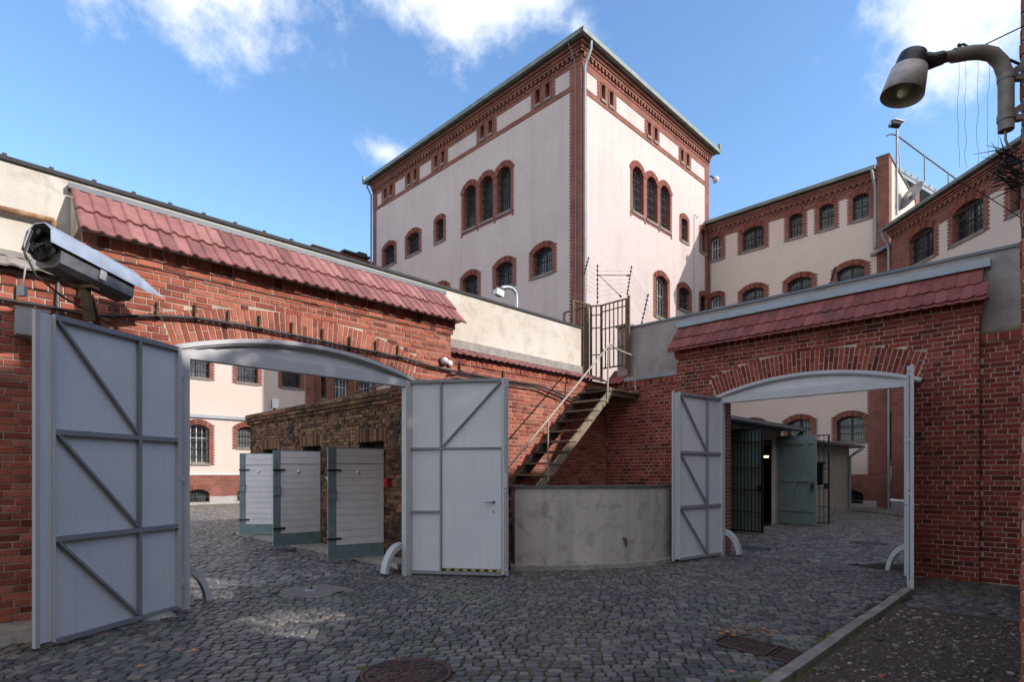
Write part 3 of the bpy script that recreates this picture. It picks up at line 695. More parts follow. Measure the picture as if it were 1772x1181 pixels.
# ------------------------------------------------------------------ yard walls
VP, UP = 7.72, 10.98        # portal fronts
VW, UW = 7.95, 11.12        # lower wall fronts
CAPZ = 3.80
ZA, RISE = 3.47, .26        # arch crown and rise
def portal(T, a0, a1, o0, o1, mats, core, seed, name, label, base, depth=.52, corb=None):
    th = thing(name, label, 'wall', base); oc = (o0+o1)/2; ow_ = o1-o0
    m_ = MB(); Ht = 4.30
    facade(m_, T, a0, a1, -.05, Ht, [(oc, ow_, -.06, ZA, RISE)])
    n = 12
    m_.mi = 1
    for a in (a0, a1): m_.add([T(a, 0, 0), T(a, depth, 0), T(a, depth, 5), T(a, 0, 4.3)], [(0, 1, 2, 3)])
    jm = (o1, .12, 2.62) if corb else (o1, depth, 0)
    m_.add([T(o0, 0, 0), T(o0, depth, 0), T(o0, depth, ZA-RISE), T(o0, 0, ZA-RISE)], [(0, 1, 2, 3)])
    if not corb: m_.add([T(o1, 0, 0), T(o1, depth, 0), T(o1, depth, ZA-RISE), T(o1, 0, ZA-RISE)], [(0, 1, 2, 3)])
    else:
        m_.box(o1, corb, .004, .12, 0, 2.9, T)
        pr_ = [(corb, 2.42), (corb-.12, 2.50), (corb-.28, 2.62), (corb-.45, 2.82), (o1, 2.98), (o1, ZA-RISE+.02), (corb, ZA-RISE+.02)]
        m_.prism(pr_, T, .125, depth-.01)
    for k in range(n):
        x0 = -ow_/2+ow_*k/n; x1 = x0+ow_/n; za, zb = arcz(x0, ow_, ZA, RISE), arcz(x1, ow_, ZA, RISE)
        m_.add([T(oc+x0, 0, za), T(oc+x1, 0, zb), T(oc+x1, depth, zb), T(oc+x0, depth, za)], [(0, 1, 2, 3)])
    facade(m_, off(T, depth), a0, (corb or a1), 0, 4.9, [(oc, ow_, -.01, ZA, RISE)] if not corb else [((o0+corb)/2, corb-o0-.02, -.01, ZA, RISE)])
    part('core', m_, [core, 'brick_wall'], th)
    m_ = MB(); R0 = arc(ow_, RISE); t1 = .40; cz = ZA-R0; thx = asin(ow_/2/R0)+.012
    def cut(z):
        if z < ZA-RISE-.02: return [(o0-.004, o1+.004)]
        rr = R0+t1+.012
        # outer edge of the ring, limited by its slanting ends
        if z > cz+rr: return []
        x = sqrt(max(rr*rr-(z-cz)**2, 0)); xe = (z-cz)*math.tan(thx)+.008
        return [(oc-min(x, xe), oc+min(x, xe))]
    bricks(m_, T, a0, a1, 0, 4.07, cut, seed=seed)
    # corbelled courses under the tiles
    bricks(m_, off(T, -.03), a0-.03, a1+.03, 4.07, 4.147, None, seed=seed+1)
    m_.mi = 1; m_.box(a0-.03, a1+.03, -.03, 0, 4.07, 4.30, T); m_.mi = 0
    x = a0-.06; R = random.Random(seed)
    while x < a1+.02:
        brick1(m_, off(T, -.06), x, x+.115, 4.155, 4.29, .01, R); x += .13
    m_.mi = 1; m_.box(a0-.06, a1+.05, -.06, -.031, 4.15, 4.295, T); m_.mi = 0
    part('brickwork', m_, [mats, core], th)
    m_ = MB(); ring(m_, T, oc, ow_, ZA, RISE, .01, t1, .008, rows=2, ext=.012, seed=seed+2); part('arch', m_, mats, th)
    return th
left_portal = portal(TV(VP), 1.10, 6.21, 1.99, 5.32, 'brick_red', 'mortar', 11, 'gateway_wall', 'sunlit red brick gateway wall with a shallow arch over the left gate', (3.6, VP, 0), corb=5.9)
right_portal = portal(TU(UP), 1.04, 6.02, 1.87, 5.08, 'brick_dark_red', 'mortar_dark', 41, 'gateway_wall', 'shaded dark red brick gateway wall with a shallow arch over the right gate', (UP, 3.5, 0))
# pantiles over the left gateway
def pantiles(m_, T, a0, a1, p0, p1, pitch, rows, seed=2, amp=.028):
    """p0 = (depth, z) at the eave, p1 at the top"""
    R = random.Random(seed); n = int(round((a1-a0)/pitch)); pw = (a1-a0)/n
    dd, dz = p1[0]-p0[0], p1[1]-p0[1]; L = sqrt(dd*dd+dz*dz); nd, nz_ = -dz/L, dd/L
    prof = [(0, 0), (.10, .75), (.22, 1), (.36, .75), (.5, .15), (.65, -.02), (.85, 0), (1.04, .05)]
    for r_ in range(rows):
        s0 = r_/rows-(0 if r_ == 0 else .035); s1 = (r_+1)/rows
        for k in range(n):
            jx = R.uniform(-.003, .003); js = R.uniform(-.012, .012); vs = []
            for s_, lift in ((s0+js, .036), (s1, .004)):
                for f, hh in prof:
                    q = hh*amp+lift+R.uniform(-.001, .001); vs.append(T(a0+(k+f)*pw+jx, p0[0]+dd*s_+nd*q, p0[1]+dz*s_+nz_*q))
                for f, hh in prof:
                    q = hh*amp+lift-.024; vs.append(T(a0+(k+f)*pw+jx, p0[0]+dd*s_+nd*q, p0[1]+dz*s_+nz_*q))
            q = len(prof); fs = []
            m_.sm = True
            m_.add(vs, [(i, i+1, 2*q+i+1, 2*q+i) for i in range(q-1)]+[(q+i, 3*q+i, 3*q+i+1, q+i+1) for i in range(q-1)]); m_.sm = False
            m_.add(vs[:2*q], [(i, q+i, q+i+1, i+1) for i in range(q-1)])
            m_.add([vs[0], vs[q], vs[3*q], vs[2*q]], [(0, 1, 2, 3)])
            m_.add([vs[q-1], vs[2*q-1], vs[4*q-1], vs[3*q-1]], [(0, 1, 2, 3)])
m_ = MB(); pantiles(m_, TV(0), 1.0, 6.36, (7.50, 4.24), (8.10, 4.89), .152, 2); part('tiles', m_, 'tile_red', left_portal)
m_ = MB(); m_.box(.98, 6.42, 8.10, 8.198, 4.905, 4.968)
part('flashing', m_, 'flashing_grey', left_portal)
m_ = MB(); m_.add([(1.0, 7.6, 4.3), (1.0, 8.13, 4.3), (1.0, 8.13, 4.88)], [(0, 1, 2)]); m_.add([(6.36, 7.6, 4.3), (6.36, 8.13, 4.3), (6.36, 8.13, 4.88)], [(0, 1, 2)]); m_.box(1.0, 6.36, 7.6, 8.13, 4.292, 4.3); part('soffit', m_, 'mortar', left_portal)
# plain scalloped tiles over the right gateway
def plain_tiles(m_, T, a0, a1, p0, p1, pitch, rows, seed=2):
    R = random.Random(seed); n = int(round((a1-a0)/pitch)); pw = (a1-a0)/n
    dd, dz = p1[0]-p0[0], p1[1]-p0[1]; L = sqrt(dd*dd+dz*dz); nd, nz_ = -dz/L, dd/L
    for r_ in range(rows):
        s0 = r_/rows-(0 if r_ == 0 else .06); s1 = (r_+1)/rows+.0
        for k in range(n):
            x0 = a0+k*pw+(pw/2 if r_ % 2 else 0)+.002; x1 = x0+pw-.004; 
            if x1 > a1+.05: x1 = a1
            js = R.uniform(-.012, .012); poly = []
            for i in range(7):
                f = i/6; poly.append((x0+(x1-x0)*f, s0+js+.055*(1-sin(pi*f))))
            poly += [(x1, s1), (x0, s1)]
            lf = R.uniform(-.002, .002)
            tp = [T(x, p0[0]+dd*s_+nd*(.03-.024*(s_-s0)/(s1-s0)+lf), p0[1]+dz*s_+nz_*(.03-.024*(s_-s0)/(s1-s0)+lf)) for x, s_ in poly]
            bt = [T(x, p0[0]+dd*s_+nd*(.012-.018*(s_-s0)/(s1-s0)+lf), p0[1]+dz*s_+nz_*(.012-.018*(s_-s0)/(s1-s0)+lf)) for x, s_ in poly]
            m_.frustum(bt, tp)
m_ = MB(); plain_tiles(m_, TU(0), .93, 6.12, (10.74, 4.24), (11.24, 4.80), .155, 2); plain_tiles(m_, lambda a, d, z: (d+.006, a, z-.035), .93, 6.12, (10.72, 4.22), (10.99, 4.52), .155, 1, 8)
part('tiles', m_, 'tile_dark_red', right_portal)
m_ = MB(); m_.box(11.17, 11.36, .93, 6.14, 4.80, 4.93); part('flashing', m_, 'zinc', right_portal)
m_ = MB(); m_.add([(10.8, .94, 4.3), (11.24, .94, 4.3), (11.24, .94, 4.76)], [(0, 1, 2)]); m_.add([(10.8, 6.11, 4.3), (11.24, 6.11, 4.3), (11.24, 6.11, 4.76)], [(0, 1, 2)]); m_.box(10.8, 11.24, .94, 6.11, 4.292, 4.3); part('soffit', m_, 'mortar_dark', right_portal)
# lower brick walls with rendered parapets
def lowwall(T, a0, a1, mats, core, seed, name, label, base, top='pan', cap=(), side=None):
    th = thing(name, label, 'wall', base)
    m_ = MB(); m_.box(a0, a1, 0, .35, -.05, CAPZ, T); part('core', m_, core, th)
    m_ = MB(); bricks(m_, T, a0, a1, 0, 3.63, None, seed=seed)
    R = random.Random(seed); x = a0
    while x < a1-.06:
        brick1(m_, off(T, -.02), x, min(x+.115, a1), 3.64, 3.76, .012, R); x += .13
    m_.mi = 1; m_.box(a0, a1, -.02, 0, 3.635, 3.77, T); m_.mi = 0
    part('brickwork', m_, [mats, core], th); return th
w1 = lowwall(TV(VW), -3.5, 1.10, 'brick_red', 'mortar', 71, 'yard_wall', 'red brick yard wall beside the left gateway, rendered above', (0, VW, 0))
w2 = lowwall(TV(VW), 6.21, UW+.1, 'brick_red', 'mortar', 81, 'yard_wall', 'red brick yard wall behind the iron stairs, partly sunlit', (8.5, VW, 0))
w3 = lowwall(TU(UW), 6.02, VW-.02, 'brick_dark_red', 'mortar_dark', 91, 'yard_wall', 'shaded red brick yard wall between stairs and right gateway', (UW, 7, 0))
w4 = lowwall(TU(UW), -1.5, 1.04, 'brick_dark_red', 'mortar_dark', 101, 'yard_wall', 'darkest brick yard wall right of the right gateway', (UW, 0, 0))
m_ = MB(); pantiles(m_, TV(0), 6.22, 11.0, (7.82, 3.78), (8.2, 3.98), .16, 1, 4, .022); part('tiles', m_, 'tile_red', w2)
m_ = MB(); pantiles(m_, TV(0), -3.5, 1.09, (7.80, 3.78), (8.12, 3.98), .22, 1, 5, .02); part('tiles', m_, 'stucco_grey', w1)
m_ = MB(); plain_tiles(m_, TU(0), 7.42, 7.9, (11.0, 3.72), (11.4, 4.12), .16, 1, 5); part('tiles', m_, 'tile_dark_red', w3)
m_ = MB(); m_.box(UW-.05, UW+.35, 6.02, 7.42, 3.775, 3.86); part('flashing', m_, 'zinc', w3)
m_ = MB(); m_.box(UW-.04, UW+.3, -1.5, 1.03, 3.775, 3.83); part('flashing', m_, 'wood_old', w4)
def parapet(x0, x1, y0, y1, mat, label, name='parapet_wall', capm='flashing_grey', capw=.03, z0=3.80):
    th = thing(name, label, 'wall', ((x0+x1)/2, (y0+y1)/2, z0))
    m_ = MB(); m_.box(x0, x1, y0, y1, z0, 5.04); part('wall', m_, mat, th)
    m_ = MB(); m_.box(x0-capw, x1+capw, y0-capw, y1+capw, 5.04, 5.085); part('coping', m_, capm, th)
    return th
pa = parapet(-3.5, 10.48, 8.20, 8.42, 'stucco_parapet', 'cream rendered parapet above the left gateway and yard wall, stained brown', capm='roof_dark')
pb = parapet(11.30, 11.52, -1.5, 7.40, 'stucco_grey', 'grey rendered parapet with metal coping above the right gateway')
m_ = MB(); m_.box(11.2, 11.56, 7.36, 7.68, 3.8, 5.06); m_.box(11.16, 11.6, 7.33, 7.71, 5.088, 5.14); part('end_post', m_, ['stucco_grey'], pb)
m_ = MB(); m_.box(-3.5, .86, 8.10, 8.2, 3.99, 4.05); m_.box(6.42, 10.46, 8.14, 8.2, 3.98, 4.14); part('plinth', m_, 'concrete', pa)
m_ = MB(); m_.tube([on_v(-20, 356, 8.14), on_v(95, 383, 8.14)], .035, 8); m_.tube([on_v(92, 382, 8.14), on_v(100, 440, 8.14)], .03, 8)
solo('wall_pipe', m_, 'rust_pipe', 'rusty horizontal pipe on the cream parapet at the far left', 'pipe', on_v(40, 370, 8.14))

# ------------------------------------------------------------------ gate frames
def gate_frame(T, o0, o1, label, base):
    oc = (o0+o1)/2; ow_ = o1-o0; m_ = MB(); m_.box(o0+.102, o1-.102, -.085, .025, 3.05, 3.17, T)
    m_.box(o0+.102, o1-.102, -.055, -.035, 3.17, 3.21, T)
    th = part('gate_frame', m_, 'white_paint', base, label=label)
    m_ = MB(); m_.box(o0-.02, o0+.10, -.09, .03, -.02, 3.17, T); part('post', m_, 'white_paint', th)
    m_ = MB(); m_.box(o1-.10, o1+.02, -.09, .03, -.02, 3.17, T); part('post', m_, 'white_paint', th)
    m_ = MB(); n = 16
    for k in range(n):
        x0 = -ow_/2+ow_*k/n; x1 = x0+ow_/n; za, zb = arcz(x0, ow_, ZA-.04, RISE-.02), arcz(x1, ow_, ZA-.04, RISE-.02)
        m_.prism([(oc+x0, 3.18), (oc+x1, 3.18), (oc+x1, max(zb, 3.19)), (oc+x0, max(za, 3.19))], T, -.028, -.012)
    part('arch_plate', m_, 'gate_paint', th)
    m_ = MB(); n = 20; e = .1
    R0 = arc(ow_, RISE)+.0; thm = asin(ow_/2/R0)+.03; cz = ZA-R0
    P_ = lambda r, a: (oc+r*sin(a), cz+r*cos(a))
    for k in range(n):
        a = -thm+2*thm*k/n; b_ = -thm+2*thm*(k+1)/n
        m_.prism([P_(R0-.055, a), P_(R0-.055, b_), P_(R0+.0, b_), P_(R0+.0, a)], T, -.12, .03)
        m_.prism([P_(R0-.075, a), P_(R0-.075, b_), P_(R0-.055, b_), P_(R0-.055, a)], T, -.095, -.08)
    part('arch_flange', m_, 'white_paint', th)
    return th
gate_frame(TV(VP), 1.99, 5.32, None, left_portal)
gate_frame(TU(UP), 1.87, 5.08, None, right_portal)
def guard(T, a, s, lab, base):
    """curved steel wheel guard leaning from jamb to ground; s = direction into the opening"""
    m_ = MB(); n = 10; R = .56
    for k in range(n):
        t0, t1 = pi/2*k/n*.92, pi/2*(k+1)/n*.92
        p = lambda t_, r: (a+s*.36*sin(t_)*r/R, .54*cos(t_)*r/R-.02)
        q = [p(t0, R-.02), p(t1, R-.02), p(t1, R), p(t0, R)]
        m_.prism(q, T, .06, .20)
        for d0 in (.06, .20): m_.prism([p(t0, R-.09), p(t1, R-.09), p(t1, R+.0), p(t0, R+.0)], T, d0-.016, d0)
    solo('wheel_guard', m_, 'white_paint', lab, 'wheel guard', base, 'curved wheel guards at the gateways')
guard(TV(VP), 2.02, 1, 'curved white wheel guard beside the large leaf at far left', (2.1, VP, 0))
guard(TV(VP), 5.28, -1, 'curved white wheel guard next to the brown shed, right side of left gateway', (5.2, VP, 0))
guard(TU(UP), 5.06, -1, 'curved white wheel guard at the left side of the right gateway', (UP, 5, 0))
guard(TU(UP), 1.90, 1, 'curved white wheel guard at the right side of the right gateway', (UP, 2, 0))

# ------------------------------------------------------------------ gate leaves (own frame: x hinge to free edge)
def leaf(hx, hy, fx, fy, side, label, wicket=False):
    L = math.hypot(fx-hx, fy-hy); th = thing('gate_leaf', label, 'gate', (hx, hy, 0), 'open steel gate leaves', rot=atan2(fy-hy, fx-hx), frame='world')
    S = lambda d: d*side
    def bx(m_, x0, x1, d0, d1, z0, z1):
        y0, y1 = sorted((S(d0), S(d1))); m_.box(x0, x1, y0, y1, z0, z1)
    H0, H1 = .05, 3.16; R1, R2 = 1.02, 2.04; xm = L*.345
    m_ = MB(); bx(m_, .03, L, 0, .006, H0+.01, H1-.01); part('sheet', m_, 'gate_paint', th, local=True)
    m_ = MB()
    bx(m_, .0, .05, -.02, .05, H0, H1); 
    bx(m_, L-.03, L+.01, -.03, .012, H0-.02, H1+.01)
    bx(m_, L-.15, L-.142, .006, .045, H0, H1) if not wicket else bx(m_, L-.09, L-.04, .006, .05, H0, H1)
    part('stile', m_, 'white_paint', th, local=True)
    for z in ((H0, H1-.03) if wicket else (H0, R1, R2, H1-.03)):
        m_ = MB(); bx(m_, .05, L-(.15 if not wicket else .09), .006, .05, z, z+.03); bx(m_, .05, L-(.15 if not wicket else .09), .044, .05, z-.02, z); part('rail', m_, 'gate_bar', th, local=True)
    if wicket:
        m_ = MB(); bx(m_, .05, L-.09, .006, .05, R2, R2+.03); part('rail', m_, 'gate_bar', th, local=True); m_ = MB(); bx(m_, .05, xm, .006, .05, R1, R1+.03); part('rail', m_, 'gate_bar', th, local=True)
    m_ = MB(); bx(m_, xm-.015, xm+.015, .006, .052, H0+.03, H1-.03); part('mullion', m_, 'gate_bar', th, local=True)
    def diag(x0, z0, x1, z1):
        m_ = MB(); d = Vector((x1-x0, 0, z1-z0)).normalized(); n_ = Vector((-d.z, 0, d.x))*.012
        P0, P1 = Vector((x0, 0, z0)), Vector((x1, 0, z1)); y0, y1 = S(.006), S(.048)
        m_.frustum([P0-n_+Vector((0, y0, 0)), P0+n_+Vector((0, y0, 0)), P0+n_+Vector((0, y1, 0)), P0-n_+Vector((0, y1, 0))], [P1-n_+Vector((0, y0, 0)), P1+n_+Vector((0, y0, 0)), P1+n_+Vector((0, y1, 0)), P1-n_+Vector((0, y1, 0))])
        part('brace', m_, 'gate_bar', th, local=True)
    if wicket: diag(xm+.03, R2+.05, L-.10, H1-.05)
    else:
        for z0, z1 in ((H0+.03, R1), (R1+.03, R2), (R2+.03, H1-.03)): diag(L-.16, z1, xm+.02, z0+.02)
    for z in (.35, 1.6, 2.85):
        m_ = MB(); m_.tube([(-.025, S(.0), z-.06), (-.025, S(.0), z+.06)], .022, 8); bx(m_, -.03, .05, .045, .055, z-.04, z+.04); part('hinge', m_, 'white_paint', th, local=True)
    if wicket:
        m_ = MB(); bx(m_, xm+.02, L-.10, .008, .03, .13, R2-.012); dr = part('wicket_door', m_, 'gate_paint', th, local=True)
        m_ = MB()
        for k, s_ in enumerate((.03, -.02)):
            y = S(s_); m_.tube([(L-.22, y, 1.2), (L-.22, y+S(.06 if s_ > 0 else -.06), 1.2), (L-.36, y+S(.062 if s_ > 0 else -.062), 1.19)], .011, 8)
        m_.lathe([(0, .0), (.028, 0), (.028, .012), (0, .012)], (L-.22, S(.03), 1.2), (0, side, 0), 12); part('handle', m_, 'zinc', dr, local=True)
        m_ = MB(); bx(m_, L-.225, L-.21, .031, .034, 1.02, 1.06); part('keyhole', m_, 'iron_black', dr, local=True)
        m_ = MB(); nst = 14; x0 = xm+.02; x1 = L-.1
        for k in range(nst):
            m_.mi = k % 2; a = x0+(x1-x0)*k/nst; b_ = x0+(x1-x0)*(k+1)/nst; q = [(a, H0+.035), (b_, H0+.035), (b_, .12), (a, .12)]
            m_.prism(q, lambda p, d, z: (p, S(d), z), .012, .034)
        part('warning_strip', m_, ['black_stripe', 'yellow_stripe'], th, local=True)
        m_ = MB(); m_.tube([(L-.025, S(.035), .15), (L-.025, S(.035), 3.1)], .012, 8); bx(m_, L-.05, L+.0, .02, .06, 1.42, 1.66)
        for z in (.1, 1.35, 2.1, 3.02): bx(m_, L-.045, L-.005, .01, .05, z, z+.04)
        part('lock_rod', m_, 'white_paint', th, local=True)
    return th
leaf(-4.0, 6.78, -4.40, 5.22, 1, 'largest open grey gate leaf with diagonal braces, at the far left')
leaf(-1.70, 9.20, -.07, 8.95, -1, 'open grey gate leaf with a wicket door and lever handle, right of the brown shed', True)
leaf(4.2, 11.33, 2.97, 10.40, 1, 'shaded grey gate leaf with three braces between low rendered wall and right gateway')
leaf(6.47, 9.12, 5.56, 7.87, -1, 'gate leaf seen edge-on in front of the dark brick wall at right', True)
# barrier lock bar seen past the edge-on leaf
# ------------------------------------------------------------------ low rendered wall under the stairs
lo = thing('low_wall', 'low curved grey rendered wall with rust stain in front of the stairs', 'wall', uv(1.5, 9.9))
pts = [(-.02, 10.25), (.05, 9.62), (.6, 9.66), (1.3, 9.76), (2.0, 9.95), (2.55, 10.22), (2.95, 10.62), (3.3, 11.1), (3.62, 11.75)]
def strip(m_, pts, wd, z0, z1, out=0):
    P_ = [Vector((x, y, 0)) for x, y in pts]; L_, R_ = [], []
    for i, p in enumerate(P_):
        d = (P_[min(i+1, len(P_)-1)]-P_[max(i-1, 0)]).normalized(); n_ = Vector((d.y, -d.x, 0))
        L_.append(p+n_*out); R_.append(p-n_*wd)
    for i in range(len(P_)-1):
        q = [L_[i], L_[i+1], R_[i+1], R_[i]]
        m_.frustum([uv(a.x, a.y, z0) for a in q], [uv(a.x, a.y, z1) for a in q])
m_ = MB(); strip(m_, pts, .2, .06, 1.40); part('wall', m_, 'stucco_low', lo)
m_ = MB(); strip(m_, pts, .24, 1.40, 1.44, .03); part('coping', m_, 'zinc_dark', lo)
m_ = MB(); strip(m_, pts, .26, -.03, .085, .10); part('kerb', m_, 'kerb_stone', lo)
m_ = MB(); m_.box(6.62, 6.70, 6.9, 7.0, 0, 1.38); part('end_board', m_, 'wood_dark', lo)
m_ = MB(); c0 = Vector((1.98, 9.905, 0))
for (dx, z, rx, rz) in ((0, .48, .035, .05), (.03, .43, .03, .03), (-.03, .52, .02, .02), (.01, .38, .012, .03)):
    q = [uv(c0.x+dx+rx*cos(t_), c0.y+dx*.28+rx*.28*cos(t_)-.008, z+rz*sin(t_)*(1+.3*sin(3*t_))) for t_ in [2*pi*k/12 for k in range(12)]]; m_.add(q, [tuple(range(12))])
part('rust_patch', m_, 'rust_iron', lo)

# ------------------------------------------------------------------ iron stairs
st = thing('iron_stairs', 'steep old open staircase with weathered treads climbing the brick wall to the corner', 'stairs', (6.6, 7.5, 0))
U0, U1, Z0_, Z1_ = 6.25, 10.15, 0, 3.45
for v_ in (7.10, 7.82):
    m_ = MB(); m_.beam((U0, v_, Z0_), (U1, v_, Z1_), .045, .16, (0, 0, 1)); part('stringer', m_, 'wood_old' if v_ < 7.5 else 'wood_dark', st)
n = 15
for k in range(1, n+1):
    f = k/(n+.3); m_ = MB(); u_, z = U0+(U1-U0)*f, Z0_+(Z1_-Z0_)*f+.06; m_.box(u_-.15, u_+.12, 7.06+RND.uniform(-.01, .01), 7.86, z-.035, z+RND.uniform(-.004, .004)); part('tread', m_, 'wood_old' if k % 3 else 'wood_dark', st)
m_ = MB()
for k in range(5): m_.box(10.12+k*.2, 10.30+k*.2, 7.02+RND.uniform(-.03, .03), 7.90, 3.44, 3.475)
m_.box(10.1, 11.1, 7.1, 7.15, 3.34, 3.44); part('platform', m_, 'wood_old', st)
m_ = MB(); m_.beam((10.2, 7.6, 3.35), (10.95, 7.9, 3.6), .12, .05); m_.box(10.3, 11.0, 7.5, 7.92, 3.54, 3.60); part('brace', m_, 'wood_dark', st)
def P_rail(u_, v_, z): return (u_, v_, z)
m_ = MB(); top = (10.02, 7.06, 4.42)
r0 = (6.75, 7.06, 1.25+.32)
m_.tube([r0, (7.4, 7.06, 2.13), (9.0, 7.06, 3.52), top, (10.3, 7.02, 4.32), (10.75, 6.98, 4.27), (10.85, 6.98, 4.2), (10.87, 6.98, 4.05), (10.88, 6.98, 3.5)], .02, 8); part('handrail', m_, 'rail_grey', st)
m_ = MB(); m_.tube([(8.02, 7.06, 1.50), (8.02, 7.06, 2.66)], .018, 8); part('baluster', m_, 'rail_grey', st)
m_ = MB(); m_.tube([(9.92, 7.06, 3.15), (9.97, 7.06, 4.36)], .02, 8); part('baluster', m_, 'rail_grey', st)

# ------------------------------------------------------------------ iron gate on top of the corner
ig = thing('iron_gate', 'rusty iron lattice gate and fence panels above the stairs at the wall corner', 'gate', (10.9, 8.2, 3.8))
def lattice(a, b_, z0, z1, vert, hor, r=.011, fr=.022):
    m_ = MB(); a = Vector((*a, 0)); b_ = Vector((*b_, 0)); P_ = lambda f, z: (a.x+(b_.x-a.x)*f, a.y+(b_.y-a.y)*f, z)
    for f in (0, 1): m_.beam(P_(f, z0-.1), P_(f, z1), fr*2, fr*2)
    for z in (z0, z1): m_.beam(P_(0, z), P_(1, z), fr*1.4, fr*1.4)
    for k in range(1, vert): m_.beam(P_(k/vert, z0), P_(k/vert, z1), r*2, r*2)
    for z in hor: m_.beam(P_(0, z), P_(1, z), r*2, r*2)
    return m_
part('panel', lattice((11.07, 7.34), (11.09, 8.06), 4.16, 5.68, 6, (4.6, 5.1, 5.52)), 'rust_iron', ig)
part('panel', lattice((11.09, 8.06), (10.97, 8.28), 3.95, 5.68, 2, (4.5, 5.15, 5.46)), 'rust_iron', ig)
m_ = MB(); m_.beam((10.3, 8.30, 4.6), (10.3, 8.30, 5.68), .06, .06); m_.beam((10.3, 8.3, 5.68), (10.97, 8.3, 5.7), .045, .045); part('frame', m_, 'rust_iron', ig)
part('leaf', lattice((10.72, 8.26), (10.72, 8.90), 3.9, 5.60, 3, (4.3, 4.9, 5.2)), 'rust_iron', ig)
m_ = MB(); m_.beam((10.74, 8.22, 3.5), (10.74, 8.22, 5.62), .07, .07); m_.beam((11.10, 7.30, 3.9), (11.10, 7.30, 5.75), .05, .05); part('post', m_, 'rust_iron', ig)
def spike_rod(p, q, n, label, ins='iron_black', brace=None):
    m_ = MB(); p = Vector(p); q = Vector(q); m_.tube([p, q], .009, 6); d = (q-p)
    for k in range(n):
        c_ = p+d*((k+.5)/n); m_.tube([c_-d.normalized()*.018, c_+d.normalized()*.018], .024, 6)
    if brace:
        for a, b_ in brace: m_.tube([a, b_], .008, 6); m_.tube([Vector(a)+(Vector(b_)-Vector(a))*.93, b_], .022, 6)
    solo('fence_rod', m_, ins, label, 'fence rod', tuple(p), 'electric fence rods with black insulators')
ra = on_u(1034, 527, 11.09); rb = on_u(1034, 457, 11.09); rc = on_u(1085, 512, 11.1); rd = on_u(1093, 460, 11.0)
spike_rod(ra, rb, 9, 'upright fence rod with black insulators and two stays on the iron gate', brace=[(on_u(1034, 476, 11.09), on_u(1089, 477, 11.05)), (on_u(1036, 476, 11.09), on_u(1075, 514, 11.09))])
spike_rod(rc, rd, 8, 'leaning fence rod with black insulators at the right end of the iron gate')
spike_rod(on_v(1011, 475, 8.3), on_v(1019, 445, 8.3), 5, 'short leaning fence rod by the tower drainpipe')
spike_rod(on_u(1110, 562, 11.4), on_u(1122, 508, 11.4), 7, 'slanting fence rod rising from the grey parapet just right of the iron gate')
spike_rod(on_u(1436, 494, 11.4), on_u(1446, 462, 11.4), 5, 'small slanting fence rod on the grey parapet over the right gateway')
m_ = MB()
for k in range(6):
    f = k/6; a = Vector(ra).lerp(Vector(rb), .2+f*.75); b_ = Vector(rc).lerp(Vector(rd), .15+f*.8); e_ = Vector(on_u(1114+f*7, 548-f*38, 11.4)); s_ = Vector(on_v(1012+f*5, 500-f*50, 8.3))
    m_.tube([s_, a, b_, e_], .0022, 4, False)
solo('fence_wires', m_, 'iron_dark', 'thin fence wires strung between the insulator rods above the corner', 'wires', ra)

# ------------------------------------------------------------------ cable and fittings on the left wall
cp = [(-20, 515, VW-.06), (60, 527, VW-.06), (150, 545, VW-.06), (165, 546, VP-.07), (210, 548, VP-.06), (270, 547, VP-.06), (340, 551, VP-.06), (420, 563, VP-.06), (505, 580, VP-.06), (560, 592, VP-.06), (605, 602, VP-.06), (650, 610, VP-.06), (700, 620, VP-.06), (745, 634, VP-.06), (778, 642, VP-.06), (795, 645, VW-.06), (835, 652, VW-.06), (895, 662, VW-.06), (930, 667, VW-.06), (960, 678, VW-.08), (995, 694, VW-.08)]
m_ = MB(); m_.tube([on_v(x, y, c_) for x, y, c_ in cp], .021, 8)
solo('wall_cable', m_, 'cable_black', 'thick black cable sagging across the whole left brick wall', 'cable', on_v(400, 560, VP))
m_ = MB(); m_.tube([on_v(x, y+5, c_-.02) for x, y, c_ in cp[14:]], .016, 8)
solo('wall_cable', m_, 'cable_black', 'second thinner black cable ending at the stairs', 'cable', on_v(900, 660, VW))
hk = [(30, 520, VW), (195, 547, VP), (272, 545, VP), (338, 548, VP), (395, 558, VP), (449, 566, VP), (505, 577, VP), (558, 588, VP), (605, 600, VP), (650, 607, VP), (688, 615, VP), (795, 640, VW), (870, 655, VW)]
ORD = 'first second third fourth fifth sixth seventh eighth ninth tenth eleventh twelfth thirteenth'.split()
for i, (x, y, c_) in enumerate(hk):
    m_ = MB(); p = on_v(x, y, c_-.02); m_.box(p[0]-.012, p[0]+.012, c_-.05, c_-.002, p[2]-.03, p[2]+.15); m_.box(p[0]-.03, p[0]+.03, c_-.095, c_-.02, p[2]-.035, p[2]-.02)
    solo('cable_hook', m_, 'rust_iron', ORD[i]+' rusted hook from the left holding the black cable on the brick wall', 'hook', p, 'rusted cable hooks')
bl_ = thing('bulkhead_lamp', 'small round white wall lamp under the right end of the pantiles', 'lamp', on_v(765, 626, VP))
p = Vector(on_v(765, 626, VP)); m_ = MB(); m_.lathe([(0, .0), (.075, .0), (.08, .04), (.06, .05)], p, (0, -1, 0), 14); part('base', m_, 'rust_iron', bl_)
m_ = MB(); m_.lathe([(.062, .045), (.062, .08), (.045, .12), (0, .135)], p, (0, -1, 0), 14); part('globe', m_, 'plastic_white', bl_)
m_ = MB(); m_.lathe([(0, 0), (.05, 0), (.05, .06), (0, .06)], p+Vector((.14, 0, -.02)), (0, -1, 0), 10); part('socket', m_, 'plastic_white', bl_)
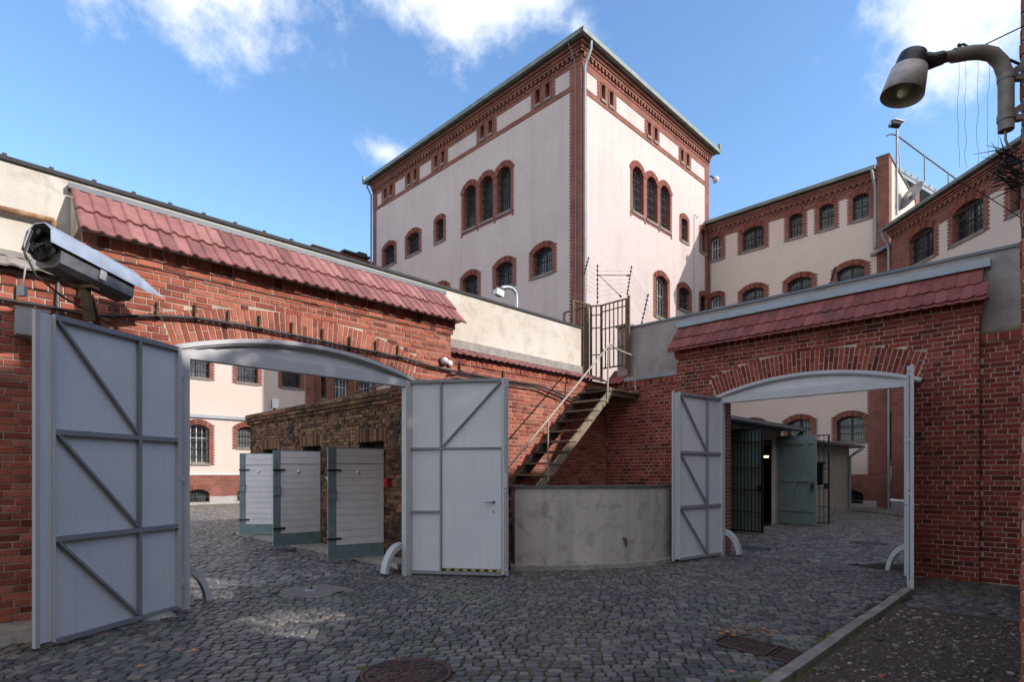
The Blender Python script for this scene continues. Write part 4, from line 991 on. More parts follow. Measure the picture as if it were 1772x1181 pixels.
m_ = MB(); p = on_v(52, 560, VW-.1); m_.box(p[0]-.12, p[0]+.15, VW-.2, VW-.01, 3.10, 3.38); m_.box(p[0]-.13, p[0]+.16, VW-.205, VW-.012, 3.37, 3.385)
solo('junction_box', m_, 'plastic_grey', 'light grey junction box on the brick wall behind the large left leaf', 'junction box', (p[0], VW, 3.1))

# --- large surveillance camera housing
A = Vector((-4.33, 5.30, 3.77)); B = Vector((-4.14, 6.12, 3.66)); ax = (B-A).normalized(); sd = ax.cross(Vector((0, 0, 1))).normalized(); upv = sd.cross(ax).normalized()
ch_ = thing('surveillance_camera', 'large old camera housing with tapered metal hood above the far left gate leaf', 'camera', (A.x, A.y, A.z), frame='world')
def F3(s_, x, y): return tuple(A+ax*s_+sd*x+upv*y)
hood = [(-.21, -.08), (-.17, .13), (-.07, .21), (.07, .21), (.17, .13), (.20, -.03)]
hood = [(x*.86, y*.86) for x, y in hood]
L_ = (B-A).length
m_ = MB()
def shell(s0, s1, k0, k1, prof, y0=0):
    n_ = len(prof)
    vs = [F3(s0, x*k0, y*k0+y0) for x, y in prof]+[F3(s1, x*k1, y*k1+y0) for x, y in prof]+[F3(s0, x*k0*.95, y*k0*.95+y0) for x, y in prof]+[F3(s1, x*k1*.95, y*k1*.95+y0) for x, y in prof]
    fs = [(i, i+1, n_+i+1, n_+i) for i in range(n_-1)]+[(2*n_+i, 3*n_+i, 3*n_+i+1, 2*n_+i+1) for i in range(n_-1)]+[(i, 2*n_+i, 2*n_+i+1, i+1) for i in range(n_-1)]+[(n_+i, n_+i+1, 3*n_+i+1, 3*n_+i) for i in range(n_-1)]+[(0, n_, 3*n_, 2*n_), (n_-1, 3*n_-1, 4*n_-1, 2*n_-1)]
    m_.add(vs, fs)
shell(-.12, L_*.45, 1, .98, hood); shell(L_*.45-.01, L_*.95, 1.0, .97, hood); shell(L_*.94, L_*1.0, .99, .97, hood)
# visor tip
vs = [F3(L_, x*.96, y*.96) for x, y in hood[1:6]]+[F3(L_+.30, .17, .0), F3(L_+.2, .0, .16)]
m_.add(vs, [(0, 1, 6), (1, 2, 6), (2, 3, 5, 6), (3, 4, 5)]); part('hood', m_, 'galvanized', ch_)
m_ = MB(); pr = [(-.15, -.16), (-.15, .1), (-.06, .165), (.06, .165), (.14, .1), (.14, -.16), (.08, -.2), (-.09, -.2)]
m_.frustum([F3(0.0, x, y) for x, y in pr], [F3(L_*.93, x*.92, y*.9) for x, y in pr]); part('body', m_, 'housing_dark', ch_)
m_ = MB(); m_.lathe([(0, 0), (.12, .0), (.13, .02), (.13, .05)], F3(-.03, 0, -.04), tuple(-ax), 18); m_.tube([F3(-.1, -.03, .11), F3(.0, -.03, .11)], .028, 10); part('rear_plate', m_, 'iron_dark', ch_)
m_ = MB(); R = random.Random(4)
for k in range(7):
    q = [F3(-.06-.05*i/4+R.uniform(-.01, .01), -.02+R.uniform(-.06, .06), -.03+R.uniform(-.05, .05)) for i in range(5)]; m_.tube(q, .006, 5)
m_.tube([F3(-.1, -.1, .12), F3(-.13, -.12, -.1), F3(-.05, -.05, -.3), F3(.1, .1, -.45), (-4.5, 6.5, 3.3)], .01, 6)
part('cables', m_, 'cable_black', ch_)
m_ = MB(); m_.tube([F3(-.12, -.1, .13), F3(-.13, -.13, -.02), F3(-.1, -.12, -.22), F3(-.1, -.12, -.42)], .008, 6); q = F3(-.1, -.12, -.46); m_.box(q[0]-.035, q[0]+.035, q[1]-.02, q[1]+.02, q[2]-.05, q[2]+.04); part('socket', m_, 'plastic_grey', ch_)
m_ = MB(); m_.frustum([F3(L_*.45, .145, .0), F3(L_*.53, .145, .0), F3(L_*.53, .145, -.13), F3(L_*.45, .145, -.13)], [F3(L_*.45, .155, .0), F3(L_*.53, .155, .0), F3(L_*.53, .155, -.13), F3(L_*.45, .155, -.13)]); part('label_plate', m_, 'plastic_grey', ch_)
m_ = MB(); mid = Vector(F3(L_*.42, 0, -.2)); m_.beam(mid+Vector((0, 0, .02)), mid+Vector((.02, .05, -.34)), .07, .07, (0, 1, 0)); m_.beam(mid+Vector((.02, .05, -.1)), (-4.62, 6.35, 3.2), .06, .05); m_.beam(mid+Vector((-.12, .02, -.02)), mid+Vector((.1, .02, -.02)), .12, .03);
part('bracket', m_, 'rust_iron', ch_)
m_ = MB()
m_.tube([on_v(102, 455, VW-.05), on_v(100, 520, VW-.05), on_v(100, 560, VW-.05)], .018, 8)
solo('wall_pipe', m_, 'zinc_dark', 'short vertical conduit on the wall under the surveillance camera', 'pipe', on_v(100, 500, VW))

# --- floodlight behind the left parapet
fl = thing('floodlight', 'white floodlight on a bent grey pipe behind the cream parapet', 'lamp', (8.6, 8.6, 4.9))
q = lambda x, y: on_v(x, y, 8.6)
m_ = MB(); m_.tube([q(894, 560), q(894, 515), q(892, 505), q(886, 499), q(878, 497), q(868, 498)], .035, 10); part('pipe', m_, 'galvanized', fl)
m_ = MB(); a = Vector(q(862, 506)); m_.frustum([a+Vector((x, y, z)) for x, y, z in ((-.11, -.08, -.07), (.09, -.08, -.10), (.11, -.08, .03), (-.09, -.08, .06))], [a+Vector((x, y, z)) for x, y, z in ((-.10, .06, -.05), (.08, .06, -.08), (.10, .06, .03), (-.08, .06, .06))]); part('head', m_, 'plastic_white', fl)
m_ = MB(); m_.box(a.x-.1, a.x+.16, a.y-.03, a.y+.04, a.z+.05, a.z+.1); part('bracket', m_, 'iron_dark', fl)

# ------------------------------------------------------------------ brown shed beyond the left gate
SU = 5.95
sh = thing('brown_shed', 'low soot-brown brick shed with three doorways beyond the left gate', 'shed', (SU, 12, 0))
dz_ = 2.28; doors = [(9.42, 10.35), (12.02, 12.95), (14.4, 15.33)]
m_ = MB(); T = TU(SU); hs_ = [((a+b_)/2, b_-a, -.01, dz_, 0) for a, b_ in doors]
facade(m_, T, 7.86, 16.2, 0, 3.2, hs_); m_.add([(SU, 16.2, 0), (SU+4, 16.2, 0), (SU+4, 16.2, 3.2), (SU, 16.2, 3.2)], [(0, 1, 2, 3)])
for a, b_ in doors:
    for x in (a, b_): m_.add([T(x, 0, 0), T(x, .3, 0), T(x, .3, dz_), T(x, 0, dz_)], [(0, 1, 2, 3)])
    m_.add([T(a, 0, dz_), T(b_, 0, dz_), T(b_, .3, dz_), T(a, .3, dz_)], [(0, 1, 2, 3)])
part('wall', m_, 'mortar_brown', sh)
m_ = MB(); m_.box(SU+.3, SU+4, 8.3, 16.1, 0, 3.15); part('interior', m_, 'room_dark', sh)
m_ = MB()
def cut(z): return [(a-.004, b_+.004) for a, b_ in doors] if z < dz_ else ([(a-.12, b_+.12) for a, b_ in doors] if z < dz_+.25 else [])
bricks(m_, T, 7.86, 16.2, 0, 2.98, cut, d=.012, seed=7, rough=.8)
R = random.Random(5)
for a, b_ in doors:
    x = a-.12
    while x < b_+.06: brick1(m_, T, x, x+.065, dz_+.005, dz_+.245, .015, R); x += .077
part('brickwork', m_, 'brick_brown', sh)
m_ = MB()
for i, (e, z) in enumerate(((.05, 2.99), (.10, 3.07), (.13, 3.15))):
    x = 8.24; 
    while x < 16.2:
        ln = .25*R.uniform(.85, 1.1); brick1(m_, off(T, -e), x, x+ln, z, z+.068, .012, R, .008); x += ln+.012
    m_.box(8.24, 16.22, -e, .3, z-.006, z+.072, T)
m_.box(8.24, 16.24, -.12, .5, 3.225, 3.25, T)
part('coping', m_, 'brick_brown', sh)
m_ = MB(); m_.box(SU-.45, SU, 8.3, 15.9, -.05, .085)
m_.lathe([(0, .085), (.42, .085), (.45, .07), (.45, -.05)], (SU, 15.9, 0), (0, 0, 1), 24); part('step', m_, 'kerb_stone', sh)
def shed_door(hx, hy, fx, fy, label, z0):
    L = math.hypot(fx-hx, fy-hy); th = thing('plank_door', label, 'door', (hx, hy, z0), 'white plank doors of the brown shed', rot=atan2(fy-hy, fx-hx), frame='world')
    H = 2.06; m_ = MB(); m_.box(0, L, -.02, .02, 0, H-.0); part('door_panel', m_, 'board_blue', th, local=True)
    m_ = MB(); zb = .26; n_ = 13
    for k in range(n_):
        za = zb+(H-zb-.02)*k/n_; m_.box(.11, L-.15, .021, .034, za+.003, za+(H-zb-.02)/n_-.003)
    for k in range(5): m_.box(.012, .105, .021, .037, zb+(H-zb-.02)*k/5, zb+(H-zb-.02)*(k+1)/5-.003)
    m_.box(L-.022, L-.0, -.022, .0, 0, H)
    part('boards', m_, 'board_white', th, local=True)
    m_ = MB(); m_.box(L-.145, L-.0, .021, .036, 0, H); m_.box(.0, L-.145, .021, .036, .0, .12); m_.box(.0, L-.145, .021, .035, .124, .25); part('blue_edge', m_, 'board_blue', th, local=True)
    for z in (.36, 1.62):
        m_ = MB(); m_.box(L-.24, L+.015, .036, .05, z, z+.035); m_.tube([(L-.2, .055, z+.017), (L+.0, .055, z+.017)], .012, 6); part('bolt', m_, 'iron_dark', th, local=True)
    m_ = MB(); m_.box(L-.15, L+.01, .036, .06, 1.1, 1.24); m_.box(L-.155, L+.015, .036, .065, 1.25, 1.27); part('lock', m_, 'board_blue', th, local=True)
    m_ = MB(); m_.lathe([(0, 0), (.035, 0), (.035, .012), (0, .014)], (L*.48, .035, 1.6), (0, 1, 0), 12); part('spy_hole', m_, 'board_white', th, local=True)
    m_ = MB(); m_.box(.01, L-.01, .0345, .0375, 1.755, 1.765); part('rail_line', m_, 'stone_sill', th, local=True)
def hinge(v_, X1, Y1, lab, z0=.09):
    p = w(SU-.02, v_); 
    shed_door(p.x, p.y, X1, Y1, lab, z0)
hinge(9.42, -3.36, 10.30, 'nearest white plank door with blue-grey edge, beside the red box', .07)
hinge(12.02, -5.10, 12.06, 'middle white plank door of the brown shed', .09)
hinge(14.38, -6.87, 14.28, 'farthest and leftmost white plank door of the brown shed', .1)
p = on_u(673, 836, SU-.03); m_ = MB(); m_.box(SU-.11, SU-.01, p[1]-.06, p[1]+.06, p[2]-.08, p[2]+.08); m_.lathe([(0, 0), (.03, 0), (.03, .012), (0, .012)], (SU-.11, p[1], p[2]), (-1, 0, 0), 12)
m_.tube([(SU-.03, p[1], p[2]+.08), (SU-.03, p[1], 2.6)], .008, 6)
solo('alarm_box', m_, 'red_plastic', 'small red alarm box on the brown brick wall', 'alarm box', (SU, p[1], p[2]))
p = on_u(565, 829, SU-.03); m_ = MB(); m_.box(SU-.02, SU-.012, p[1]-.08, p[1]+.08, p[2]-.045, p[2]+.045)
solo('wall_plate', m_, 'plastic_white', 'small blank white plate between two shed doors', 'sign', (SU, p[1], p[2]))
sf = thing('floodlight', 'small grey floodlight standing on the roof edge of the brown shed', 'lamp', (6.05, 14.8, 3.25))
p = Vector(on_u(475, 700, 6.05)); m_ = MB(); m_.frustum([p+Vector(q_) for q_ in ((-.1, .12, -.12), (-.1, -.12, -.12), (-.12, -.14, .12), (-.12, .14, .12))], [p+Vector(q_) for q_ in ((.06, .09, -.1), (.06, -.09, -.1), (.08, -.1, .14), (.08, .1, .14))]); part('head', m_, 'zinc', sf)
m_ = MB(); m_.box(p.x-.13, p.x-.121, p.y-.1, p.y+.1, p.z-.09, p.z+.08); part('glass', m_, 'glass', sf)
m_ = MB(); m_.beam((p.x, p.y, 3.25), (p.x, p.y, p.z), .05, .05); part('bracket', m_, 'iron_dark', sf)
m_ = MB(); m_.tube([(6.3, 8.4, 3.55), (6.35, 11.5, 3.42)], .02, 6); m_.box(6.3, 6.32, 8.4, 11.5, 3.26, 3.3)
solo('roof_rail', m_, 'rust_iron', 'thin rusty rail lying along the shed roof near the gateway', 'rail', (6.3, 9, 3.25))

# ------------------------------------------------------------------ rendered outbuilding beyond the right gate
AV = 6.95
ou = thing('outbuilding', 'low grey roughcast outbuilding with flat roofs beyond the right gate', 'outbuilding', (20, AV, 0))
m_ = MB(); T = TV(AV)
facade(m_, T, 11.8, 19.6, 0, 3.05, [((15.6+19.0)/2, 3.4, -.01, 2.72, 0)]); facade(m_, T, 19.6, 27.5, .35, 2.75, [(22.9, 2.1, 1.2, 2.02, 0)])
m_.add([(27.5, AV, 0), (27.5, AV+4, 0), (27.5, AV+4, 2.75), (27.5, AV, 2.75)], [(0, 1, 2, 3)])
m_.box(15.4, 15.6, AV, AV+.3, 0, 2.72); m_.box(19.0, 19.06, AV+.002, AV+.08, 0, 2.72); part('wall', m_, 'roughcast', ou)
m_ = MB(); m_.box(19.6, 27.52, AV-.03, AV+.01, -.05, .36); part('plinth', m_, 'stone_base', ou)
m_ = MB(); m_.box(11.8, 19.9, AV-.6, AV+5, 3.06, 3.16); m_.box(19.2, 28.1, AV-.45, AV+5, 2.75, 2.84); part('roof', m_, 'zinc_dark', ou)
m_ = MB(); m_.tube([(11.8, AV-.62, 3.08), (19.95, AV-.62, 3.05)], .05, 8); m_.tube([(19.8, AV-.62, 3.02), (19.8, AV-.3, 2.8), (19.8, AV-.08, 2.7)], .045, 8); part('gutter', m_, 'zinc_dark', ou)
m_ = MB(); m_.tube([(27.6, AV-.5, 2.72), (27.4, AV-.3, 2.55), (27.3, AV-.08, 2.35), (27.3, AV-.08, 0)], .055, 10); part('drainpipe', m_, 'zinc', ou)
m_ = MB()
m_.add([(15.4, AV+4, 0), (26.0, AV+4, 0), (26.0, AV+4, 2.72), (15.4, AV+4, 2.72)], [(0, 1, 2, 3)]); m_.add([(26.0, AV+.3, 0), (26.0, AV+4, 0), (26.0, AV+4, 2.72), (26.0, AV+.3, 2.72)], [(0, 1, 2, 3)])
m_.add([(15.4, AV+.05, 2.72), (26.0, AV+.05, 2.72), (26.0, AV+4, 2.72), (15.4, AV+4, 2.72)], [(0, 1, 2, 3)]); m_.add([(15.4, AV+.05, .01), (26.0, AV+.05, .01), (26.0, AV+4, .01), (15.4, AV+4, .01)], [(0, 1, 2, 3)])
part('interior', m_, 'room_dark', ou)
m_ = MB(); m_.add([(21.85, AV+.15, 1.2), (23.95, AV+.15, 1.2), (23.95, AV+.15, 2.02), (21.85, AV+.15, 2.02)], [(0, 1, 2, 3)]); wn = part('window', m_, 'glass', ou)
m_ = MB()
for k in range(9): m_.box(21.9+k*.24, 21.93+k*.24, AV+.02, AV+.05, 1.2, 2.02)
m_.box(21.7, 24.1, AV-.06, AV+.02, 2.02, 2.1); part('grille', m_, 'iron_black', wn)
m_ = MB(); m_.box(18.86, 18.99, AV-.03, AV+.04, 0, 2.74); part('door_post', m_, 'stucco_wing', ou)
lp = thing('ceiling_lamp', 'warm glowing lamp inside the outbuilding doorway', 'lamp', (19, AV+2, 2.2))
q = on_v(1326, 791, AV+1.2); m_ = MB(); m_.box(q[0]-.12, q[0]+.12, q[1]-.04, q[1]+.04, q[2]-.035, q[2]+.035); part('shade', m_, 'warm_lamp', lp)
m_ = MB(); m_.box(q[0]-.01, q[0]+.01, q[1]-.01, q[1]+.01, q[2]+.03, 2.72); part('stem', m_, 'iron_dark', lp)
def grille(h, f, label, z1=2.88, hor=(.55, 1.15, 1.75, 2.45), n=10, name='bar_gate'):
    L = (Vector(f)-Vector(h)).length; a = w(*h); b_ = w(*f); th = thing(name, label, 'gate', (a.x, a.y, .06), 'black barred gates of the outbuilding', rot=atan2(b_.y-a.y, b_.x-a.x), frame='world')
    m_ = MB()
    for x in (0, L-.03): m_.box(x, x+.05, -.025, .025, 0, z1-.06)
    for z in (.0, z1-.1): m_.box(.05, L-.03, -.02, .02, z, z+.035)
    part('frame', m_, 'iron_black', th, local=True)
    m_ = MB()
    for k in range(1, n): m_.box(L*k/n-.009, L*k/n+.009, -.009, .009, .03, z1-.1)
    part('bars', m_, 'iron_black', th, local=True)
    for z in hor: m_ = MB(); m_.box(.05, L-.03, -.014, .014, z-.02, z+.0); part('cross_bar', m_, 'iron_black', th, local=True)
    m_ = MB(); m_.box(L-.13, L-.03, -.035, .035, 1.1, 1.28); part('lock', m_, 'iron_black', th, local=True)
    return th
grille((15.62, 7.0), (15.34, 5.92), 'black barred gate in front of the grey-blue door leaf, left of the dark doorway')
grille((19.42, 6.9), (19.62, 5.52), 'black barred gate just right of the green braced door')
def braced(h, f, label, side, z1=2.86):
    a = w(*h); b_ = w(*f); L = (b_-a).length; th = thing('braced_door', label, 'door', (a.x, a.y, .07), 'boarded doors of the outbuilding', rot=atan2(b_.y-a.y, b_.x-a.x), frame='world')
    S = lambda d: d*side
    m_ = MB(); n_ = 12
    for k in range(n_): m_.box(L*k/n_+.002, L*(k+1)/n_-.002, -.02, .02, 0, z1-.08)
    part('boards', m_, 'door_green', th, local=True)
    m_ = MB(); y0, y1 = sorted((S(.02), S(.05)))
    for z in (.38, 1.32, 2.5): m_.box(.03, L-.05, y0, y1, z, z+.17)
    part('ledges', m_, 'door_green', th, local=True)
    m_ = MB(); y0, y1 = sorted((S(.02), S(.045))); m_.frustum([(.32, y0, .55), (.47, y0, .55), (.47, y1, .55), (.32, y1, .55)], [(L-.38, y0, 2.5), (L-.22, y0, 2.5), (L-.22, y1, 2.5), (L-.38, y1, 2.5)]); part('brace', m_, 'door_green', th, local=True)
    m_ = MB(); m_.box(L-.15, L-.05, *sorted((S(.05), S(.08))), 1.12, 1.26); m_.lathe([(.045, 0), (.055, .02), (.045, .03)], (L-.1, S(.06), 1.1), (0, side, 0), 12); part('lock', m_, 'iron_dark', th, local=True)
braced((19.28, 6.92), (18.88, 5.66), 'green boarded door with diagonal brace, right of the dark doorway', -1)
braced((15.70, 7.0), (15.42, 5.95), 'grey-blue boarded door leaf behind the left black barred gate', 1)
m_ = MB(); q = on_u(1560, 870, 28.0)
# sidewalk kerb in front of the far facades
m_ = MB(); pts2 = [(9.2, 27.0), (11.2, 24.2), (13.4, 22.6), (16.3, 22.2), (16.9, 22.1)]
hyd = thing('water_tap', 'small white stand tap near the far brick pier, seen past the edge-on leaf', 'tap', (14.3, 20.3, 0), frame='world')
m_ = MB(); m_.tube([(14.3, 20.8, 0), (14.3, 20.8, .62)], .035, 8); part('post', m_, 'zinc', hyd)
m_ = MB(); m_.tube([(13.95, 20.8, .66), (14.5, 20.8, .62)], .05, 8); m_.lathe([(0, 0), (.09, .0), (.09, .06), (0, .1)], (14.0, 20.8, .62), (0, 0, 1), 10); part('spout', m_, 'white_line', hyd)

# ------------------------------------------------------------------ roof furniture on the right
YR = 27.0; rp = lambda x, y, Y=YR: ((x-886)/978*Y, Y, EYE+(820-y)/978*Y)
mc = thing('mast_camera', 'small black camera on a thin mast above the brick gable', 'camera', rp(1552, 300), frame='world')
m_ = MB(); m_.tube([rp(1552, 372), rp(1552, 224)], .05, 8); m_.tube([rp(1558, 300), rp(1554, 235)], .025, 6); part('mast', m_, 'zinc', mc)
m_ = MB(); a, b_ = Vector(rp(1541, 213)), Vector(rp(1556, 214)); m_.tube([a+Vector((0, 0, -.03)), b_+Vector((0, 0, -.05))], .17, 8); part('body', m_, 'iron_black', mc)
m_ = MB(); m_.beam(Vector(rp(1545, 208)), Vector(rp(1562, 212)), .3, .05); m_.lathe([(0, 0), (.08, 0)], a-Vector((.01, 0, 0)), (-1, 0, 0), 10); part('hood', m_, 'plastic_white', mc)
m_ = MB(); m_.tube([rp(1534, 235), rp(1541, 232), rp(1549, 233), rp(1560, 240), rp(1600, 270), rp(1655, 310)], .035, 6)
for x, y0, y1 in ((1600, 270, 312), (1641, 300, 335)): m_.tube([rp(x, y0), rp(x, y1)], .03, 6)
solo('railing', m_, 'zinc_dark', 'thin sloping metal handrail on the roof behind the brick gable', 'railing', rp(1600, 300), frame='world')
m_ = MB(); n_ = 8; a, b_ = Vector(rp(1545, 288, 34)), Vector(rp(1628, 338, 34)); d = b_-a
for k in range(n_):
    p0, p1 = a+d*(k/n_), a+d*((k+1)/n_); up_ = Vector((0, 0, .30)); bk = Vector((0, 1.5, 0))
    m_.frustum([p0, p1, p1+up_*.1, p0+up_*1.1+d*.05, ], [p0+bk, p1+bk, p1+up_*.1+bk, p0+up_*1.1+d*.05+bk])
m_.beam(a+Vector((0, .1, -.14)), b_+Vector((0, .1, -.14)), .16, .2)
solo('corrugated_roof', m_, 'zinc', 'sloping corrugated roof edge against the sky, right of the brick gable', 'roof', tuple(a), frame='world')
dish = thing('wall_floodlight', 'large grey oval lamp reflector on the cream gable wall', 'lamp', uv(0, 0), frame='world')
dish.location = (0, 0, 0); dish['_b'] = [0, 0, 0]
dc = Vector(rp(1576, 340, 27.4)); m_ = MB(); m_.lathe([(0, -.12), (.45, -.06), (.72, .05), (.70, .06), (.40, -.02), (0, -.05)], dc, (-.8, -.05, .42), 22); part('reflector', m_, 'zinc', dish)
m_ = MB(); m_.lathe([(0, .0), (.14, .04), (.16, .12), (0, .2)], dc, (-.8, -.05, .42), 14); part('bulb', m_, 'plastic_white', dish)
m_ = MB(); m_.tube([dc, dc+Vector((.15, .6, -.1))], .04, 8); part('arm', m_, 'iron_dark', dish)
cc_ = thing('dome_camera', 'small white camera on the right corner of the tower under the eaves', 'camera', (31.1, 14.9, 18.6))
m_ = MB(); m_.tube([(30.93, 14.85, 18.7), (31.2, 14.8, 18.7)], .05, 8); part('arm', m_, 'iron_dark', cc_)
m_ = MB(); m_.lathe([(0, -.2), (.17, -.2), (.17, .1), (.0, .16)], (31.35, 14.7, 18.62), (.3, -.8, .25), 14); part('housing', m_, 'plastic_white', cc_)

# ------------------------------------------------------------------ near pier, lamp and spikes at the right edge
nb = thing('near_brick_building', 'near red brick building corner at the extreme right edge of the view', 'building', (4.16, .22, 0))
PU = 4.165; m_ = MB(); m_.box(PU, PU+.45, -3, .213, -.05, 4.9); part('core', m_, 'mortar', nb)
m_ = MB(); bricks(m_, TU(PU), -1.2, .215, 0, 4.9, None, d=.01, seed=55); bricks(m_, lambda a, d, z: (a, .213-d, z), PU, PU+.45, 0, 4.9, None, d=.008, seed=56); part('brickwork', m_, 'brick_red', nb)
m_ = MB(); m_.box(PU+.46, 8, -7, -.5, -.05, 3.1); m_.box(8.003, 15, -5, -.6, -.05, 6.4); part('shade_annex', m_, 'brick_wall', nb)  # unseen masses added and sized to shade the right of the yard
LY = 3.08; lpx = lambda x, y, Y=LY: ((x-886)/978*Y, Y, EYE+(820-y)/978*Y)
sl = thing('wall_lamp', 'old outdoor lamp with grey shade on a bent pipe arm at the top right', 'lamp', lpx(1740, 225), frame='world')
m_ = MB(); m_.tube([lpx(1741, 226), lpx(1741, 150), lpx(1740, 130), lpx(1732, 108), lpx(1718, 94), lpx(1700, 90), lpx(1680, 91), lpx(1650, 96)], .036, 16); m_.tube([lpx(1652, 95.5), lpx(1628, 100)], .028, 14); part('arm', m_, 'lamp_steel', sl)
m_ = MB(); m_.tube([lpx(1631, 99.5), lpx(1606, 107)], [.034, .040], 14); m_.tube([lpx(1607, 112), lpx(1600, 118)], .02, 8); part('joint', m_, 'lamp_black', sl)
top = Vector(lpx(1581, 92)); axis = Vector((-.26, .03, -1)).normalized()
m_ = MB(); m_.lathe([(0, -.012), (.05, -.005), (.066, .008), (.073, .04), (.077, .10)], top, axis, 26); m_.tube([lpx(1607, 107), lpx(1588, 106)], .045, 12); part('cap', m_, 'lamp_black', sl)
m_ = MB(); m_.lathe([(.078, .088), (.088, .093), (.105, .235), (.101, .235), (.084, .10), (.07, .095)], top, axis, 30); part('shade', m_, 'lamp_shade', sl)
m_ = MB(); m_.lathe([(0.0, .1), (.018, .11), (.022, .14), (.033, .175), (.033, .205), (.022, .235), (0, .247)], top, axis, 18); part('bulb', m_, 'bulb', sl)
for y in (133, 203):
    m_ = MB(); m_.tube([lpx(1741, y+6), lpx(1741, y-5)], .041, 14); m_.beam(lpx(1744, y-2), lpx(1768, y-18), .03, .035, (0, 0, 1)); m_.beam(lpx(1748, y+2), lpx(1768, y+1), .03, .03, (0, 0, 1)); part('clamp', m_, 'lamp_steel', sl)
m_ = MB(); m_.tube([lpx(1740, 226), lpx(1740, 242), lpx(1745, 254), lpx(1756, 262)], .006, 8); part('cable', m_, 'lamp_steel', sl)
m_ = MB(); m_.tube([lpx(1660, 78), lpx(1667, 76), lpx(1676, 81)], .006, 6); m_.tube([lpx(1658, 76), lpx(1662, 82)], .008, 6); part('wire_holder', m_, 'iron_dark', sl); m_ = MB(); m_.tube([lpx(1744, 102), lpx(1768, 112)], .007, 6); part('wire_holder', m_, 'iron_dark', sl)
m_ = MB(); m_.tube([lpx(1698, 80), lpx(1775, 43)], .0035, 6); solo('stay_wire', m_, 'iron_black', 'thin black stay wire from the lamp arm to the near brick corner', 'wire', lpx(1730, 65), frame='world')
R = random.Random(12)
for i, x in enumerate((1659, 1671, 1692, 1710, 1727)):
    m_ = MB(); m_.tube([lpx(x+R.uniform(-2.5, 2.5)*(k > 0), 98+k*24, LY+.3) for k in range(9)], .0011, 4, False)
    solo('hanging_wire', m_, 'iron_dark', ORD[i]+' hair-thin wire from the left hanging below the lamp arm', 'wire', lpx(x, 98, LY+.3), 'thin wires hanging below the lamp arm', frame='world')
m_ = MB()
for k in range(44):
    a = R.uniform(0, 1); c0 = Vector(lpx(R.uniform(1738, 1772), R.uniform(258, 325), R.uniform(2.9, 3.25)))
    an = R.uniform(-.9, .5); d = Vector((-cos(an), R.uniform(-.4, .4), -sin(an)*1.0)).normalized()*R.uniform(.08, .15)
    m_.tube([c0+d*-.3, c0+d*.4+Vector((0, 0, R.uniform(-.01, .02))), c0+d], [.0035, .003, .0008], 5)
for k in range(5):
    m_.tube([lpx(1775, 268+k*9), lpx(1745, 280+k*9), lpx(1728-k*3, 296+k*7)], .004, 5)
m_.tube([lpx(1772, 318), lpx(1716, 345)], .003, 6); m_.tube([lpx(1655, 312), lpx(1700, 335), lpx(1768, 378)], .0022, 6)
solo('spike_guard', m_, 'iron_black', 'black anti-climb guard of tangled steel spikes on the near brick corner', 'spikes', lpx(1750, 300), frame='world')

# ------------------------------------------------------------------ ground
m_ = MB(); m_.add([(-90, -90, -.017), (120, -90, -.017), (120, 120, -.017), (-90, 120, -.017)], [(0, 1, 2, 3)])
struct('ground', m_, 'sett_joint')
m_ = MB(); gx = [(3.0, -.5), (8.15, -.5)]
n1, n2 = 60, 26
for i in range(n1+1):
    for j in range(n2+1):
        u_ = 1.5+(8.2-1.5)*i/n1; v_ = -1.0+(1.56+1.0)*j/n2; z = .02+.018*noise.noise(Vector((u_*1.7, v_*1.7, 3)))+.010*noise.noise(Vector((u_*6, v_*6, 1)))
        m_.v.append((u_, v_, z))
for i in range(n1):
    for j in range(n2):
        k = i*(n2+1)+j; m_.f.append((k, k+1, k+n2+2, k+n2+1)); m_.m.append(0); m_.smf.append(True)
struct('earth_bed', m_, 'gravel_earth')
m_ = MB(); R = random.Random(33)
ICO = [(0, 0, 1), (.89, 0, .45), (.28, .85, .45), (-.72, .53, .45), (-.72, -.53, .45), (.28, -.85, .45), (.72, .53, -.45), (-.28, .85, -.45), (-.89, 0, -.45), (-.28, -.85, -.45), (.72, -.53, -.45), (0, 0, -1)]
ICF = [(0, 1, 2), (0, 2, 3), (0, 3, 4), (0, 4, 5), (0, 5, 1), (1, 6, 2), (2, 7, 3), (3, 8, 4), (4, 9, 5), (5, 10, 1), (6, 7, 2), (7, 8, 3), (8, 9, 4), (9, 10, 5), (10, 6, 1), (11, 7, 6), (11, 8, 7), (11, 9, 8), (11, 10, 9), (11, 6, 10)]
def rock(m_, x, y, z, r, R, flat=.6):
    sx, sy, sz = r*R.uniform(.7, 1.4), r*R.uniform(.7, 1.3), r*flat*R.uniform(.7, 1.2); an = R.uniform(0, pi); ca, sa = cos(an), sin(an)
    vs = []
    for p in ICO:
        k = R.uniform(.82, 1.15); a, b_, c_ = p[0]*sx*k, p[1]*sy*k, p[2]*sz*k; vs.append((x+a*ca-b_*sa, y+a*sa+b_*ca, z+c_))
    m_.add(vs, ICF)
for k in range(5200):
    u_, v_ = R.uniform(2.5, 8.15), R.uniform(.1, 1.54); r_ = .005+.016*R.random()**3; 
    if R.random() < .02: r_ = R.uniform(.022, .042)
    rock(m_, u_, v_, .02+.01*noise.noise(Vector((u_*1.7, v_*1.7, 3)))+r_*.2, r_, R)
solo('gravel', m_, 'pebble', 'loose gravel scattered over the dark earth at the lower right', 'gravel', (5.5, 1, 0), kind='stuff')
m_ = MB(); R = random.Random(9); x = 2.4; segs = [2.4, 3.55, 4.9, 6.1, 7.3, 8.5, 9.55]
